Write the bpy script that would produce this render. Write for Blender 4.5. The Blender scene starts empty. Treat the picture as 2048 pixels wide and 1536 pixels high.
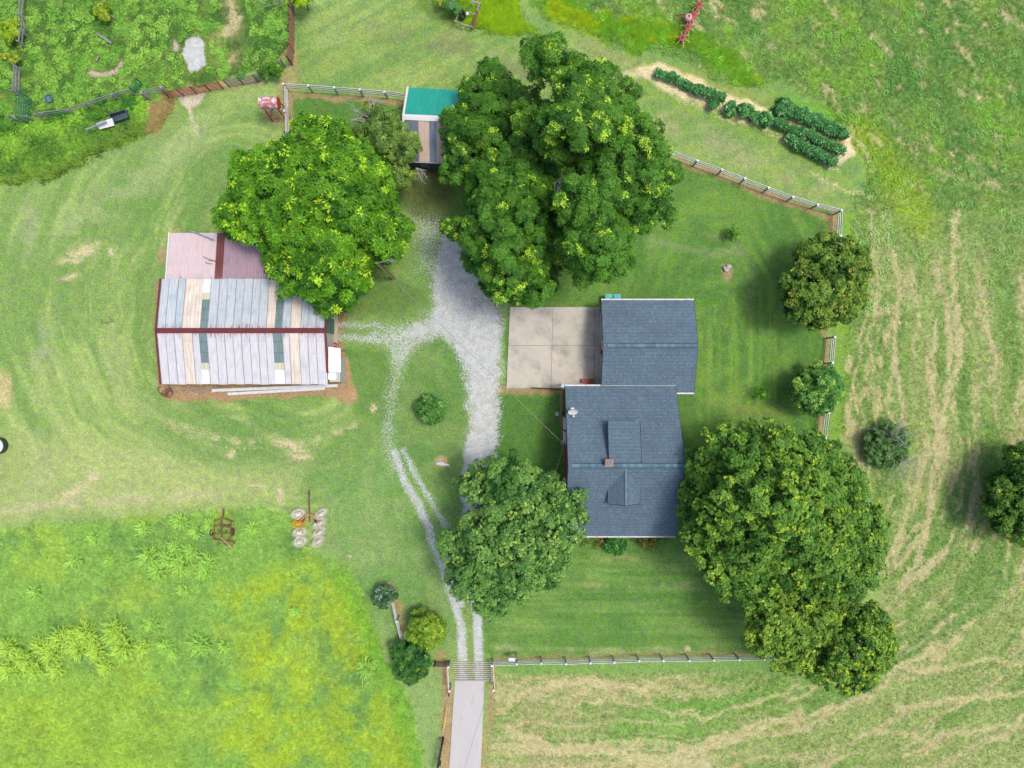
import bpy, math, random
import numpy as np
from mathutils import Vector, Matrix
R = math.radians
rng = np.random.default_rng(7)
random.seed(7)
scene = bpy.context.scene
COL = scene.collection

# ------------------------------------------------------------------ camera, sky, sun, exposure
H = 60.0                                   # camera height, metres
S = 90.0 / 2048.0                          # metres of ground per photograph pixel
K = 1.6                                    # picture brightness of a white sunlit surface at this exposure
cam_d = bpy.data.cameras.new('camera'); cam = bpy.data.objects.new('camera', cam_d); COL.objects.link(cam)
cam_d.sensor_width = 36; cam_d.lens = 24; cam_d.clip_start = 0.5; cam_d.clip_end = 6000
cam.location = (0, 0, H); cam.rotation_euler = (0, 0, 0)
scene.camera = cam
SUN_EL, SUN_AZ = 69.0, 84.0                # azimuth clockwise from north (+Y)
world = bpy.data.worlds.new('World'); scene.world = world; world.use_nodes = True
wn = world.node_tree.nodes; wl = world.node_tree.links
bg = wn['Background']; sky = wn.new('ShaderNodeTexSky'); sky.sky_type = 'NISHITA'; sky.sun_disc = False
sky.sun_elevation = R(SUN_EL); sky.sun_rotation = R(SUN_AZ); sky.air_density = 1.0; sky.dust_density = 4.0; sky.ozone_density = 1.0
wl.new(sky.outputs[0], bg.inputs[0]); bg.inputs[1].default_value = 0.145
sun_d = bpy.data.lights.new('sun', 'SUN'); sun = bpy.data.objects.new('sun', sun_d); COL.objects.link(sun)
sun_d.energy = 1.5; sun_d.angle = R(12.0); sun_d.color = (1.0, 0.93, 0.79)
sv = Vector((math.sin(R(SUN_AZ)) * math.cos(R(SUN_EL)), math.cos(R(SUN_AZ)) * math.cos(R(SUN_EL)), math.sin(R(SUN_EL))))
sun.rotation_euler = sv.to_track_quat('Z', 'Y').to_euler(); sun.location = (40, 8, 70)
scene.view_settings.view_transform = 'Standard'; scene.view_settings.look = 'None'
scene.view_settings.exposure = 0.80; scene.view_settings.gamma = 1.0
scene.view_settings.use_curve_mapping = False
scene.render.engine = 'CYCLES'
scene.cycles.max_bounces = 6; scene.cycles.diffuse_bounces = 3; scene.cycles.glossy_bounces = 2
scene.cycles.transmission_bounces = 3; scene.cycles.transparent_max_bounces = 6

# ------------------------------------------------------------------ helpers
def C(r, g, b):                            # surface colour from how it looks in even daylight
    def l(c):
        c /= 255.0
        return c / 12.92 if c <= 0.04045 else ((c + 0.055) / 1.055) ** 2.4
    return (l(r) / K, l(g) / K, l(b) / K, 1.0)

def W(px, py, h=0.0):                      # the place at height h seen at a point of the photograph
    f = (H - h) / H
    return Vector(((px - 1024) * S * f, (768 - py) * S * f, h))

def tag(o, label=None, cat=None, group=None, kind=None):
    if label: o['label'] = label
    if cat: o['category'] = cat
    if group: o['group'] = group
    if kind: o['kind'] = kind
    return o

def thing(name, label, cat, loc=(0, 0, 0), group=None, rz=0.0):
    o = bpy.data.objects.new(name, None); COL.objects.link(o)
    o.location = loc; o.rotation_euler = (0, 0, rz); o.empty_display_size = 0.3
    return tag(o, label, cat, group)

class MB:
    def __init__(s): s.v = []; s.f = []; s.t = []
    def add(s, vs, fs, tint=None):
        n = len(s.v); s.v += [tuple(p) for p in vs]; s.f += [tuple(n + i for i in f) for f in fs]
        s.t += [tint if tint is not None else (1, 1, 1, 1)] * len(vs)
        return s
    def box(s, c, d, rz=0.0, tint=None):
        x, y, z = d[0] / 2, d[1] / 2, d[2] / 2; m = Matrix.Rotation(rz, 3, 'Z'); c = Vector(c)
        vs = [c + m @ Vector((sx * x, sy * y, sz * z)) for sz in (-1, 1) for sx, sy in ((-1, -1), (1, -1), (1, 1), (-1, 1))]
        return s.add(vs, [(3, 2, 1, 0), (4, 5, 6, 7), (0, 1, 5, 4), (1, 2, 6, 5), (2, 3, 7, 6), (3, 0, 4, 7)], tint)
    def hexa(s, b, t, tint=None):          # bottom four and top four corners, both counter-clockwise from above
        return s.add(list(b) + list(t), [(3, 2, 1, 0), (4, 5, 6, 7), (0, 1, 5, 4), (1, 2, 6, 5), (2, 3, 7, 6), (3, 0, 4, 7)], tint)
    def slab(s, quad, th, tint=None):      # a sheet with thickness under four corners
        quad = [Vector(q) for q in quad]; n = (quad[1] - quad[0]).cross(quad[3] - quad[0]).normalized()
        return s.hexa([q - n * th for q in quad], quad, tint)
    def beam(s, a, b, w, h, up=(0, 0, 1), tint=None):
        a = Vector(a); b = Vector(b); d = (b - a).normalized(); up = Vector(up)
        if abs(d.dot(up)) > 0.98: up = Vector((0, 1, 0))
        r = d.cross(up).normalized(); u = r.cross(d).normalized()
        q = [(-w / 2, -h / 2), (w / 2, -h / 2), (w / 2, h / 2), (-w / 2, h / 2)]
        vs = [p + r * x + u * y for p in (a, b) for x, y in q]
        return s.add(vs, [(0, 1, 2, 3), (7, 6, 5, 4), (0, 4, 5, 1), (1, 5, 6, 2), (2, 6, 7, 3), (3, 7, 4, 0)], tint)
    def tube(s, pts, rs, n=6, cap=True, tint=None):
        pts = [Vector(p) for p in pts]
        if not hasattr(rs, '__len__'): rs = [rs] * len(pts)
        vs = []; ref = Vector((0.3, 0.5, 0.81))
        for i, p in enumerate(pts):
            d = (pts[min(i + 1, len(pts) - 1)] - pts[max(i - 1, 0)]).normalized()
            if abs(d.dot(ref)) > 0.95: ref = Vector((1, 0, 0))
            a = d.cross(ref).normalized(); b = d.cross(a)
            vs += [p + (a * math.cos(k * 2 * math.pi / n) + b * math.sin(k * 2 * math.pi / n)) * rs[i] for k in range(n)]
        fs = [(i * n + k, i * n + (k + 1) % n, (i + 1) * n + (k + 1) % n, (i + 1) * n + k) for i in range(len(pts) - 1) for k in range(n)]
        if cap: fs += [tuple(range(n))[::-1], tuple((len(pts) - 1) * n + k for k in range(n))]
        return s.add(vs, fs, tint)
    def lathe(s, c, axis, prof, n=16, tint=None):   # prof: (distance along axis, radius)
        axis = Vector(axis).normalized(); ref = Vector((0, 0, 1)) if abs(axis.z) < 0.9 else Vector((1, 0, 0))
        a = axis.cross(ref).normalized(); b = axis.cross(a); c = Vector(c); vs = []
        for d, r in prof:
            vs += [c + axis * d + (a * math.cos(k * 2 * math.pi / n) + b * math.sin(k * 2 * math.pi / n)) * max(r, 1e-4) for k in range(n)]
        fs = [(i * n + k, i * n + (k + 1) % n, (i + 1) * n + (k + 1) % n, (i + 1) * n + k) for i in range(len(prof) - 1) for k in range(n)]
        return s.add(vs, fs, tint)
    def mesh(s, name, mat, tinted=False):
        me = bpy.data.meshes.new(name); me.from_pydata(s.v, [], s.f); me.materials.append(mat)
        if tinted:
            at = me.color_attributes.new('tint', 'FLOAT_COLOR', 'POINT')
            at.data.foreach_set('color', np.array(s.t, dtype=np.float32).ravel())
        me.update(); return me
    def build(s, name, mat, parent=None, tinted=False, smooth=False):
        me = s.mesh(name, mat, tinted)
        if smooth: me.polygons.foreach_set('use_smooth', [True] * len(me.polygons))
        return put(name, me, parent)

def put(name, me, parent=None, loc=None):
    o = bpy.data.objects.new(name, me); COL.objects.link(o)
    if parent is not None:
        o.parent = parent; o.matrix_parent_inverse = parent_inv(parent)
    if loc is not None: o.location = loc
    return o

def parent_inv(p):                         # everything is modelled in world coordinates, whatever its parent
    m = Matrix.Identity(4)
    chain = []
    q = p
    while q is not None: chain.append(q); q = q.parent
    for q in reversed(chain):
        loc = Matrix.LocRotScale(q.location, q.rotation_euler, q.scale)
        m = m @ (q.matrix_parent_inverse if q.parent else Matrix.Identity(4)) @ loc
    return m.inverted()

def copy_tree(o, parent=None):
    c = o.copy(); COL.objects.link(c); c.parent = parent
    for ch in [x for x in KIDS.get(o.name, [])]: copy_tree(ch, c)
    return c
KIDS = {}

# ------------------------------------------------------------------ materials
def new_mat(name):
    m = bpy.data.materials.new(name); m.use_nodes = True
    nt = m.node_tree; return m, nt.nodes, nt.links, nt.nodes['Principled BSDF']

def mix_rgb(nd, lk, fac, a, b, mode='MIX'):
    n = nd.new('ShaderNodeMix'); n.data_type = 'RGBA'; n.blend_type = mode
    for sock, val in ((n.inputs[0], fac), (n.inputs[6], a), (n.inputs[7], b)):
        if hasattr(val, 'is_linked') or isinstance(val, bpy.types.NodeSocket): lk.new(val, sock)
        else: sock.default_value = val
    return n.outputs[2]

def ramp(nd, lk, val, lo, hi, a=0.0, b=1.0):
    n = nd.new('ShaderNodeMapRange'); n.inputs[1].default_value = lo; n.inputs[2].default_value = hi
    n.inputs[3].default_value = a; n.inputs[4].default_value = b; n.interpolation_type = 'SMOOTHSTEP' if a == 0 and b == 1 else 'LINEAR'
    lk.new(val, n.inputs[0]); return n.outputs[0]

def noise(nd, lk, vec, scale, detail=3, rough=0.55, out=0):
    n = nd.new('ShaderNodeTexNoise'); n.inputs['Scale'].default_value = scale; n.inputs['Detail'].default_value = detail
    n.inputs['Roughness'].default_value = rough
    if vec is not None: lk.new(vec, n.inputs['Vector'])
    return n.outputs[out]

def coords(nd, lk, scale=(1, 1, 1), rot=0.0):
    g = nd.new('ShaderNodeNewGeometry'); m = nd.new('ShaderNodeMapping'); m.inputs['Scale'].default_value = scale
    m.inputs['Rotation'].default_value = (0, 0, rot); lk.new(g.outputs['Position'], m.inputs['Vector']); return m.outputs[0]

def mat(name, c, rough=0.8, metal=0.0, n1=(3.0, 0.25), n2=(18.0, 0.2), stretch=(1, 1, 1), bump=0.0, dirt=None, spec=0.3, tinted=False):
    m, nd, lk, bs = new_mat(name)
    v = coords(nd, lk, stretch)
    base = c
    if tinted:
        a = nd.new('ShaderNodeAttribute'); a.attribute_name = 'tint'; base = mix_rgb(nd, lk, 1.0, c, a.outputs[0], 'MULTIPLY')
    f1 = ramp(nd, lk, noise(nd, lk, v, n1[0]), 0.25, 0.75, 1 - n1[1], 1 + n1[1])
    f2 = ramp(nd, lk, noise(nd, lk, v, n2[0]), 0.25, 0.75, 1 - n2[1], 1 + n2[1])
    mm = nd.new('ShaderNodeMath'); mm.operation = 'MULTIPLY'; lk.new(f1, mm.inputs[0]); lk.new(f2, mm.inputs[1])
    cx = nd.new('ShaderNodeCombineColor')
    for i in range(3): lk.new(mm.outputs[0], cx.inputs[i])
    out = mix_rgb(nd, lk, 1.0, base, cx.outputs[0], 'MULTIPLY')
    if dirt:                               # (colour, noise scale, low, high)
        df = ramp(nd, lk, noise(nd, lk, v, dirt[1], 5, 0.65), dirt[2], dirt[3])
        out = mix_rgb(nd, lk, df, out, dirt[0])
    lk.new(out, bs.inputs['Base Color'])
    bs.inputs['Roughness'].default_value = rough; bs.inputs['Metallic'].default_value = metal
    bs.inputs['Specular IOR Level'].default_value = spec
    if bump:
        b = nd.new('ShaderNodeBump'); b.inputs['Strength'].default_value = bump; b.inputs['Distance'].default_value = 0.02
        lk.new(noise(nd, lk, v, n2[0] * 1.5, 4), b.inputs['Height']); lk.new(b.outputs[0], bs.inputs['Normal'])
    return m

def leaf_mat(name, instancer=False, trans=0.2, rough=0.55):
    m, nd, lk, bs = new_mat(name)
    a = nd.new('ShaderNodeAttribute'); a.attribute_name = 'tint'
    if instancer: a.attribute_type = 'INSTANCER'
    col = a.outputs[0]
    lk.new(col, bs.inputs['Base Color']); bs.inputs['Roughness'].default_value = rough; bs.inputs['Specular IOR Level'].default_value = 0.25
    tr = nd.new('ShaderNodeBsdfTranslucent'); lk.new(col, tr.inputs[0])
    mx = nd.new('ShaderNodeMixShader'); mx.inputs[0].default_value = trans
    lk.new(bs.outputs[0], mx.inputs[1]); lk.new(tr.outputs[0], mx.inputs[2]); lk.new(mx.outputs[0], nd['Material Output'].inputs[0])
    return m

M = {}
M['leaf'] = leaf_mat('foliage'); M['leaf_i'] = leaf_mat('ground_foliage', True, 0.2, 0.7)
M['bark'] = mat('bark', C(120, 108, 98), 0.9, n1=(4, .3), n2=(30, .3), bump=.5)
M['dead'] = mat('dead_wood', C(176, 172, 172), 0.9, n1=(4, .2), n2=(30, .2))
M['fence'] = mat('weathered_white_rail', C(222, 222, 224), 0.75, n1=(1.5, .12), n2=(14, .14), dirt=(C(150, 146, 140), 6, .55, .75))
M['post'] = mat('grey_fence_post', C(172, 172, 172), 0.85, n1=(2, .18), n2=(14, .2))
M['oldwood'] = mat('old_grey_wood', C(150, 150, 152), 0.9, n1=(3, .2), n2=(20, .3))
M['concrete'] = mat('pad_concrete', C(204, 198, 186), 0.85, n1=(0.6, .10), n2=(12, .07), dirt=(C(164, 162, 154), .5, .42, .70))
M['road'] = mat('drive_concrete', C(196, 194, 194), 0.85, n1=(0.4, .06), n2=(24, .06), stretch=(1, .25, 1), dirt=(C(172, 170, 168), 2.2, .55, .8))
M['apron'] = mat('apron_concrete', C(192, 176, 152), 0.9, n1=(1, .1), n2=(14, .1))
M['white'] = mat('white_paint', C(228, 228, 230), 0.5, n1=(2, .05), n2=(20, .05))
M['brick'] = mat('red_brick', C(140, 70, 55), 0.9, n1=(6, .2), n2=(30, .3), bump=.3)
M['shingle'] = mat('slate_shingles', C(96, 117, 134), 0.9, n1=(.6, .10), n2=(40, .15), tinted=True, spec=.2)
M['deck'] = mat('roof_deck', C(60, 72, 84), 0.95)
M['trim'] = mat('dark_red_trim', C(112, 52, 56), 0.6, n1=(2, .15), n2=(20, .15), dirt=(C(150, 110, 100), 5, .6, .75))
M['rust'] = mat('rust', C(128, 84, 66), 0.9, n1=(6, .3), n2=(40, .3))
M['redpaint'] = mat('faded_red_paint', C(178, 66, 54), 0.6, n1=(4, .12), n2=(30, .12))
M['pinkpaint'] = mat('faded_pink_red_paint', C(164, 78, 86), 0.6, n1=(8, .2), n2=(40, .15))
M['tine'] = mat('yellow_tine', C(225, 190, 110), 0.5)
M['tank'] = mat('tank_paint', C(196, 120, 118), 0.55, n1=(3, .1), n2=(20, .1), dirt=(C(222, 214, 220), 3.2, .44, .56))
M['green_gate'] = mat('green_gate_paint', C(20, 120, 90), 0.5)
M['red_gate'] = mat('red_gate_paint', C(150, 70, 56), 0.6, dirt=(C(190, 140, 110), 6, .5, .7))
M['dark_gate'] = mat('dark_gate_paint', C(82, 100, 96), 0.6, dirt=(C(130, 140, 140), 8, .5, .7))
M['black'] = mat('black_rubber', C(42, 44, 48), 0.7)
M['yellow'] = mat('yellow_pipe', C(228, 200, 90), 0.5)
M['steel'] = mat('grey_steel', C(170, 178, 184), 0.4, metal=.4)
M['orange'] = mat('orange_paint', C(216, 128, 92), 0.6, n1=(4, .15), n2=(30, .2))
M['wheelwhite'] = mat('rake_wheel_paint', C(236, 234, 220), 0.5)
M['wheelyellow'] = mat('rake_wheel_yellow', C(222, 178, 60), 0.5)
M['teal'] = mat('teal_plastic', C(70, 175, 170), 0.45)
M['teal_dark'] = mat('bright_teal_plastic', C(40, 172, 178), 0.45)
M['cable'] = mat('cable', C(150, 150, 145), 0.6)
M['stone'] = mat('pale_stone', C(206, 200, 192), 0.9, n1=(5, .2), n2=(25, .2), bump=.5)
M['log'] = mat('bleached_log', C(226, 226, 228), 0.8, n1=(4, .15), n2=(25, .15))
M['glass'] = mat('dark_glass', C(60, 75, 82), 0.12, spec=.6, n1=(1, .05), n2=(9, .05))
M['door'] = mat('cream_door', C(205, 200, 190), 0.5)
M['darkgreen'] = mat('dark_green_boards', C(84, 100, 92), 0.8, n1=(2, .15), n2=(20, .2))
M['wallwhite'] = mat('barn_wall_metal', C(196, 200, 202), 0.5, metal=.1)
M['brickpale'] = mat('chimney_brick', C(176, 140, 118), 0.9, n1=(8, .15), n2=(30, .2))
M['lamp'] = mat('lamp_glass', C(210, 225, 235), 0.3)
M['polewood'] = mat('treated_pole', C(128, 122, 64), 0.9, n1=(4, .2), n2=(20, .2))
M['wiremesh'] = mat('brown_wire', C(132, 98, 80), 0.8, n1=(6, .25), n2=(30, .25))

def sheet_mat(name, c, streak, rustiness=0.0, metal=0.25, rough=0.45):
    # metal roofing: long streaks down the slope, rust bleeding from the ridge end (attribute 'v': 0 ridge, 1 eave)
    m, nd, lk, bs = new_mat(name)
    a = nd.new('ShaderNodeAttribute'); a.attribute_name = 'run'
    sx = nd.new('ShaderNodeSeparateXYZ'); lk.new(a.outputs[1], sx.inputs[0])
    st = nd.new('ShaderNodeMapping'); st.inputs['Scale'].default_value = (5, .35, 1); lk.new(a.outputs[1], st.inputs['Vector'])
    n1 = noise(nd, lk, st.outputs[0], 2.2, 4, .6)
    n0 = noise(nd, lk, a.outputs[1], .9, 3, .6)
    out = mix_rgb(nd, lk, ramp(nd, lk, n1, .4, .68), c, streak)
    out = mix_rgb(nd, lk, ramp(nd, lk, n0, .45, .8), out, (streak[0] * .93, streak[1] * .95, streak[2], 1))
    # screw rows across the sheet
    wv = nd.new('ShaderNodeMath'); wv.operation = 'FRACT'; dv = nd.new('ShaderNodeMath'); dv.operation = 'DIVIDE'; dv.inputs[1].default_value = 1.05
    lk.new(sx.outputs[1], dv.inputs[0]); lk.new(dv.outputs[0], wv.inputs[0])
    row = ramp(nd, lk, wv.outputs[0], .96, 1.0, 0.0, .5)
    out = mix_rgb(nd, lk, row, out, (min(1, c[0] * 1.25), min(1, c[1] * 1.25), min(1, c[2] * 1.25), 1))
    if rustiness:
        rm = nd.new('ShaderNodeMapping'); rm.inputs['Scale'].default_value = (9, .8, 1); lk.new(a.outputs[1], rm.inputs['Vector'])
        rn = noise(nd, lk, rm.outputs[0], 1.6, 5, .7)
        fall = ramp(nd, lk, sx.outputs[1], 0.0, 1.3, .20 * rustiness, -.10)
        ad = nd.new('ShaderNodeMath'); lk.new(rn, ad.inputs[0]); lk.new(fall, ad.inputs[1])
        out = mix_rgb(nd, lk, ramp(nd, lk, ad.outputs[0], .60, .74), out, C(168, 118, 104))
    lk.new(out, bs.inputs['Base Color']); bs.inputs['Roughness'].default_value = rough; bs.inputs['Metallic'].default_value = metal
    return m
M['galv'] = sheet_mat('pale_galvanised_sheet', C(226, 224, 226), C(204, 208, 216), 1.0, metal=.08)
M['galvblue'] = sheet_mat('sky_tinted_galvanised_sheet', C(210, 216, 220), C(176, 196, 208), 1.0, metal=.08)  # north slope: blue of the reflected sky put into the colour
M['cream'] = sheet_mat('cream_sheet', C(238, 228, 214), C(214, 200, 184), .35, metal=.05)
M['sheetwhite'] = sheet_mat('white_sheet', C(240, 240, 240), C(228, 230, 232), 0, metal=.05)
M['fibre'] = sheet_mat('greenish_fibreglass', C(104, 130, 132), C(128, 150, 148), 0, metal=0, rough=.35)
M['fibreyellow'] = sheet_mat('yellowed_fibreglass', C(214, 214, 186), C(190, 190, 160), 0, metal=0)
M['pink'] = sheet_mat('faded_pink_sheet', C(228, 206, 208), C(214, 198, 204), .5, metal=.1, rough=.5)
M['mauve'] = sheet_mat('mauve_sheet', C(182, 154, 166), C(166, 144, 158), .3, metal=.1, rough=.5)
M['redsheet'] = sheet_mat('dark_red_sheet', C(128, 66, 66), C(112, 60, 62), 1, metal=.1, rough=.5)
M['greensheet'] = sheet_mat('teal_green_sheet', C(40, 176, 156), C(32, 164, 146), 0, metal=.1, rough=.35)
M['bluegrey'] = sheet_mat('blue_grey_sheet', C(132, 146, 164), C(116, 132, 154), .5, metal=.3)
M['tan'] = sheet_mat('tan_sheet', C(216, 194, 178), C(204, 182, 168), .2, metal=.05)

# ------------------------------------------------------------------ ground colours, worked out on a grid over the place
def vnoise(x, y, seed):                    # value noise, one cell per unit
    r = np.random.default_rng(seed); T = r.random((256, 256)).astype(np.float32)
    xi = np.floor(x).astype(np.int64); yi = np.floor(y).astype(np.int64); fx = x - xi; fy = y - yi
    fx = fx * fx * (3 - 2 * fx); fy = fy * fy * (3 - 2 * fy); x0 = xi & 255; x1 = (xi + 1) & 255; y0 = yi & 255; y1 = (yi + 1) & 255
    return (T[x0, y0] * (1 - fx) + T[x1, y0] * fx) * (1 - fy) + (T[x0, y1] * (1 - fx) + T[x1, y1] * fx) * fy
def fbm(x, y, seed, oc=4, gain=.55):
    t = 0; a = 1; n = 0
    for i in range(oc): t = t + a * vnoise(x * 2 ** i + 17.3 * i, y * 2 ** i + 5.1 * i, seed + i); n += a; a *= gain
    return t / n
def sstep(x, lo, hi):
    t = np.clip((x - lo) / (hi - lo), 0, 1); return t * t * (3 - 2 * t)

class Ground:
    # everything in photograph pixels at ground level
    def __init__(s, P, Q):
        s.P = P; s.Q = Q; s.wx = (fbm(P / 22, Q / 22, 50, 3) - .5) * 16; s.wy = (fbm(P / 22, Q / 22, 60, 3) - .5) * 16
        s.col = np.zeros(P.shape + (3,)); s.g = np.zeros(P.shape); s.st = np.zeros(P.shape); s.r = np.zeros(P.shape)
    def seg(s, a, b, warp=1.0):
        x = s.P + s.wx * warp; y = s.Q + s.wy * warp; ax, ay = a; bx, by = b; dx, dy = bx - ax, by - ay
        t = np.clip(((x - ax) * dx + (y - ay) * dy) / (dx * dx + dy * dy + 1e-9), 0, 1)
        return np.hypot(x - ax - t * dx, y - ay - t * dy)
    def line(s, pts, w, soft=4, warp=1.0):
        d = None
        for a, b in zip(pts[:-1], pts[1:]):
            e = s.seg(a, b, warp); d = e if d is None else np.minimum(d, e)
        return 1 - sstep(d, w / 2 - soft / 2, w / 2 + soft / 2)
    def poly(s, pts, soft=4, warp=1.0):
        x = s.P + s.wx * warp; y = s.Q + s.wy * warp; ins = np.zeros(x.shape, bool); d = None; n = len(pts)
        for i in range(n):
            ax, ay = pts[i]; bx, by = pts[(i + 1) % n]
            if ay != by:
                c = ((ay > y) != (by > y)) & (x < (bx - ax) * (y - ay) / (by - ay) + ax); ins ^= c
            e = s.seg(pts[i], pts[(i + 1) % n], warp); d = e if d is None else np.minimum(d, e)
        sd = np.where(ins, d, -d); return sstep(sd, -soft / 2, soft / 2)
    def blob(s, cx, cy, rx, ry=None, ang=0, soft=.5, warp=1.0):
        ry = ry or rx; x = s.P + s.wx * warp - cx; y = s.Q + s.wy * warp - cy; c, q = math.cos(R(ang)), math.sin(R(ang))
        d = np.hypot((x * c + y * q) / rx, (-x * q + y * c) / ry); return 1 - sstep(d, 1 - soft, 1 + soft * .4)
    def paint(s, m, rgb, a=1.0):
        m = (m * a)[..., None]; s.col = s.col * (1 - m) + np.array(C(*rgb)[:3]) * m
    def mul(s, m, f):
        s.col = s.col * (1 + (f - 1) * m[..., None])

YARD = [(572, 185), (820, 205), (905, 330), (1330, 315), (1440, 350), (1530, 385), (1670, 425), (1668, 480), (1655, 660), (1640, 880), (1640, 1000), (1520, 1312), (985, 1320), (975, 1300), (960, 900), (1010, 780), (1015, 610), (940, 480), (800, 420), (580, 400)]
FIELD = [(-400, 1062), (0, 1055), (160, 1046), (300, 1032), (440, 1018), (520, 1012), (590, 1030), (600, 1090), (660, 1120), (700, 1135), (740, 1220), (760, 1290), (790, 1350), (830, 1430), (845, 1536), (850, 1900), (-400, 1900)]
PASTURE = [(-400, -400), (582, -400), (580, 110), (560, 125), (440, 160), (330, 185), (300, 200), (170, 225), (-400, 260)]
HEDGE = [(-400, 240), (0, 236), (60, 236), (170, 208), (330, 178), (345, 200), (318, 240), (290, 262), (200, 300), (110, 352), (0, 362), (-400, 380)]
MEADOW = [(1062, -400), (1062, -10), (1160, 50), (1230, 95), (1300, 100), (1395, 130), (1430, 165), (1500, 178), (1560, 160), (1640, 200), (1700, 270), (1740, 340), (1712, 420), (1710, 560), (1690, 700), (1680, 880), (1745, 1000), (1765, 1200), (1640, 1350), (1400, 1345), (1100, 1350), (1000, 1345), (985, 1400), (975, 1536), (965, 1900), (2500, 1900), (2500, -400)]
BRIGHT = [(830, -30), (860, 0), (905, 38), (960, 58), (1030, 72), (1080, 66), (1055, 50), (1035, 10), (1030, -30)]
BRIGHT2 = [(1060, -5), (1100, 45), (1165, 60), (1245, 90), (1270, 110), (1310, 90), (1370, 100), (1440, 140), (1480, 175), (1530, 172), (1480, 120), (1400, 60), (1300, 45), (1180, 20), (1120, -20)]

def make_ground():
    step = 4.0
    def axis(lo, hi, far):
        inner = np.arange(lo, hi + .1, step); g = [60, 160, 400, 900, 2000, 5000, 14000, 40000]
        return np.concatenate([[lo - d for d in g[::-1]], inner, [inner[-1] + d for d in g]])
    ax = axis(-60, 2108, 0); ay = axis(-60, 1596, 0)
    P, Q = np.meshgrid(ax, ay)              # rows = y
    Pc = P; Qc = Q
    G = Ground(Pc, Qc)
    one = np.ones(P.shape)
    # --- lawn everywhere first
    G.col[:] = np.array(C(134, 166, 80)[:3])
    big = fbm(P / 170, Q / 170, 1, 4); med = fbm(P / 46, Q / 46, 9, 4); fin = fbm(P / 12, Q / 12, 15, 3)
    G.paint(sstep(big, .45, .65), (150, 178, 98), .8)
    G.paint(sstep(big, .55, .35), (108, 156, 76), .7)
    # pale lawn to the west with mowing arcs round the barn
    west = G.poly([(-400, 330), (120, 350), (300, 260), (560, 180), (640, 380), (700, 700), (800, 1000), (780, 1130), (600, 1120), (500, 1010), (0, 1060), (-400, 1070)], 60)
    G.paint(west, (144, 176, 90), .6)
    rr = np.hypot(P - 560, (Q - 600) * 1.0) + (fbm(P / 150, Q / 150, 19, 3) - .5) * 90; th = np.arctan2(600 - Q, 560 - P)
    G.paint(west * (1 - sstep(rr, 260, 480)), (118, 158, 74), .6)
    arcs = fbm(rr / 10, th * 3.2 + 10, 21, 3); arcs2 = fbm(rr / 40, th * 2 + 20, 25, 3)
    G.paint(west * sstep(arcs, .48, .75) * (.5 + med), (172, 192, 108), .62)
    G.paint(west * sstep(arcs2, .56, .36), (106, 150, 70), .65)
    G.paint(west * sstep(arcs2, .58, .75), (168, 184, 116), .5)
    G.paint(G.line([(-100, 560), (60, 540), (100, 480), (250, 380), (400, 260)], 60, 60) * sstep(med, .4, .6), (160, 178, 118), .6)
    G.paint(G.line([(60, 420), (90, 600), (80, 760), (100, 900), (70, 1000)], 46, 40) * sstep(med, .4, .62), (158, 170, 124), .65)
    G.paint(G.poly([(-400, 840), (200, 880), (420, 930), (600, 930), (600, 1000), (440, 1012), (300, 1025), (0, 1050), (-400, 1060)], 50) * one, (172, 186, 112), .62)
    G.paint(G.line([(-60, 1030), (100, 1010), (250, 1000), (440, 985)], 16, 14) * sstep(med, .3, .55), (190, 184, 140), .6)
    G.paint(G.line([(300, 845), (420, 885), (560, 905), (700, 880), (770, 800)], 60, 50) * sstep(arcs, .4, .65), (130, 160, 84), .7)
    G.paint(G.line([(330, 850), (450, 880), (600, 885), (720, 850)], 10, 12) * sstep(fin, .45, .6), (202, 194, 150), .6)
    G.st = np.maximum(G.st, G.line([(330, 840), (420, 868), (470, 872)], 12, 14) * .5); G.st = np.maximum(G.st, G.line([(370, 870), (450, 895), (540, 900)], 8, 12) * .42)
    G.paint(G.blob(5, 780, 22, 45) , (206, 186, 132), .7)
    for bx, by, rx, ry, an in ((165, 500, 40, 13, -20), (140, 522, 30, 7, -10), (140, 555, 26, 8, -20), (225, 505, 9, 12, 0), (575, 890, 44, 12, 18), (600, 915, 28, 12, 10), (460, 910, 10, 8, 0), (510, 972, 20, 4, 8), (562, 985, 10, 12, 0), (560, 1000, 8, 8, 0), (145, 985, 40, 14, -25), (185, 955, 14, 12, 0), (130, 990, 12, 6, 0), (750, 820, 9, 16, 0), (565, 1010, 6, 5, 0), (700, 1110, 8, 5, 0)):
        G.st = np.maximum(G.st, G.blob(bx, by, rx, ry, an, .8) * .80); G.paint(G.blob(bx, by, rx * 1.2, ry * 1.3, an, .9), (196, 190, 140), .5)
    # north lawn between the pasture and the pecans
    nl = G.poly([(585, -60), (840, -20), (920, 50), (1100, 75), (1300, 110), (1420, 175), (1560, 180), (1700, 300), (1710, 420), (1640, 405), (1350, 300), (900, 330), (820, 180), (570, 165)], 30)
    s2 = fbm((P * .5 + Q) / 13, (P - Q * .3) / 90, 31, 3)
    G.paint(nl * sstep(s2, .45, .7), (150, 172, 84), .6); G.paint(nl * sstep(s2, .5, .3), (104, 148, 66), .5)
    G.paint(G.line([(760, 60), (900, 90), (980, 120), (1080, 150)], 40, 50) * sstep(med, .35, .6), (128, 138, 92), .7)
    G.paint(G.line([(1170, 90), (1260, 130), (1330, 150), (1500, 195)], 30, 30), (150, 160, 96), .6)
    G.paint(G.line([(1270, 125), (1400, 150), (1520, 205), (1560, 205)], 22, 14), (146, 164, 70), .6)
    G.paint(G.line([(1330, 230), (1420, 280), (1520, 330), (1640, 370)], 40, 50) * sstep(med, .4, .6), (158, 164, 118), .7)
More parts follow.
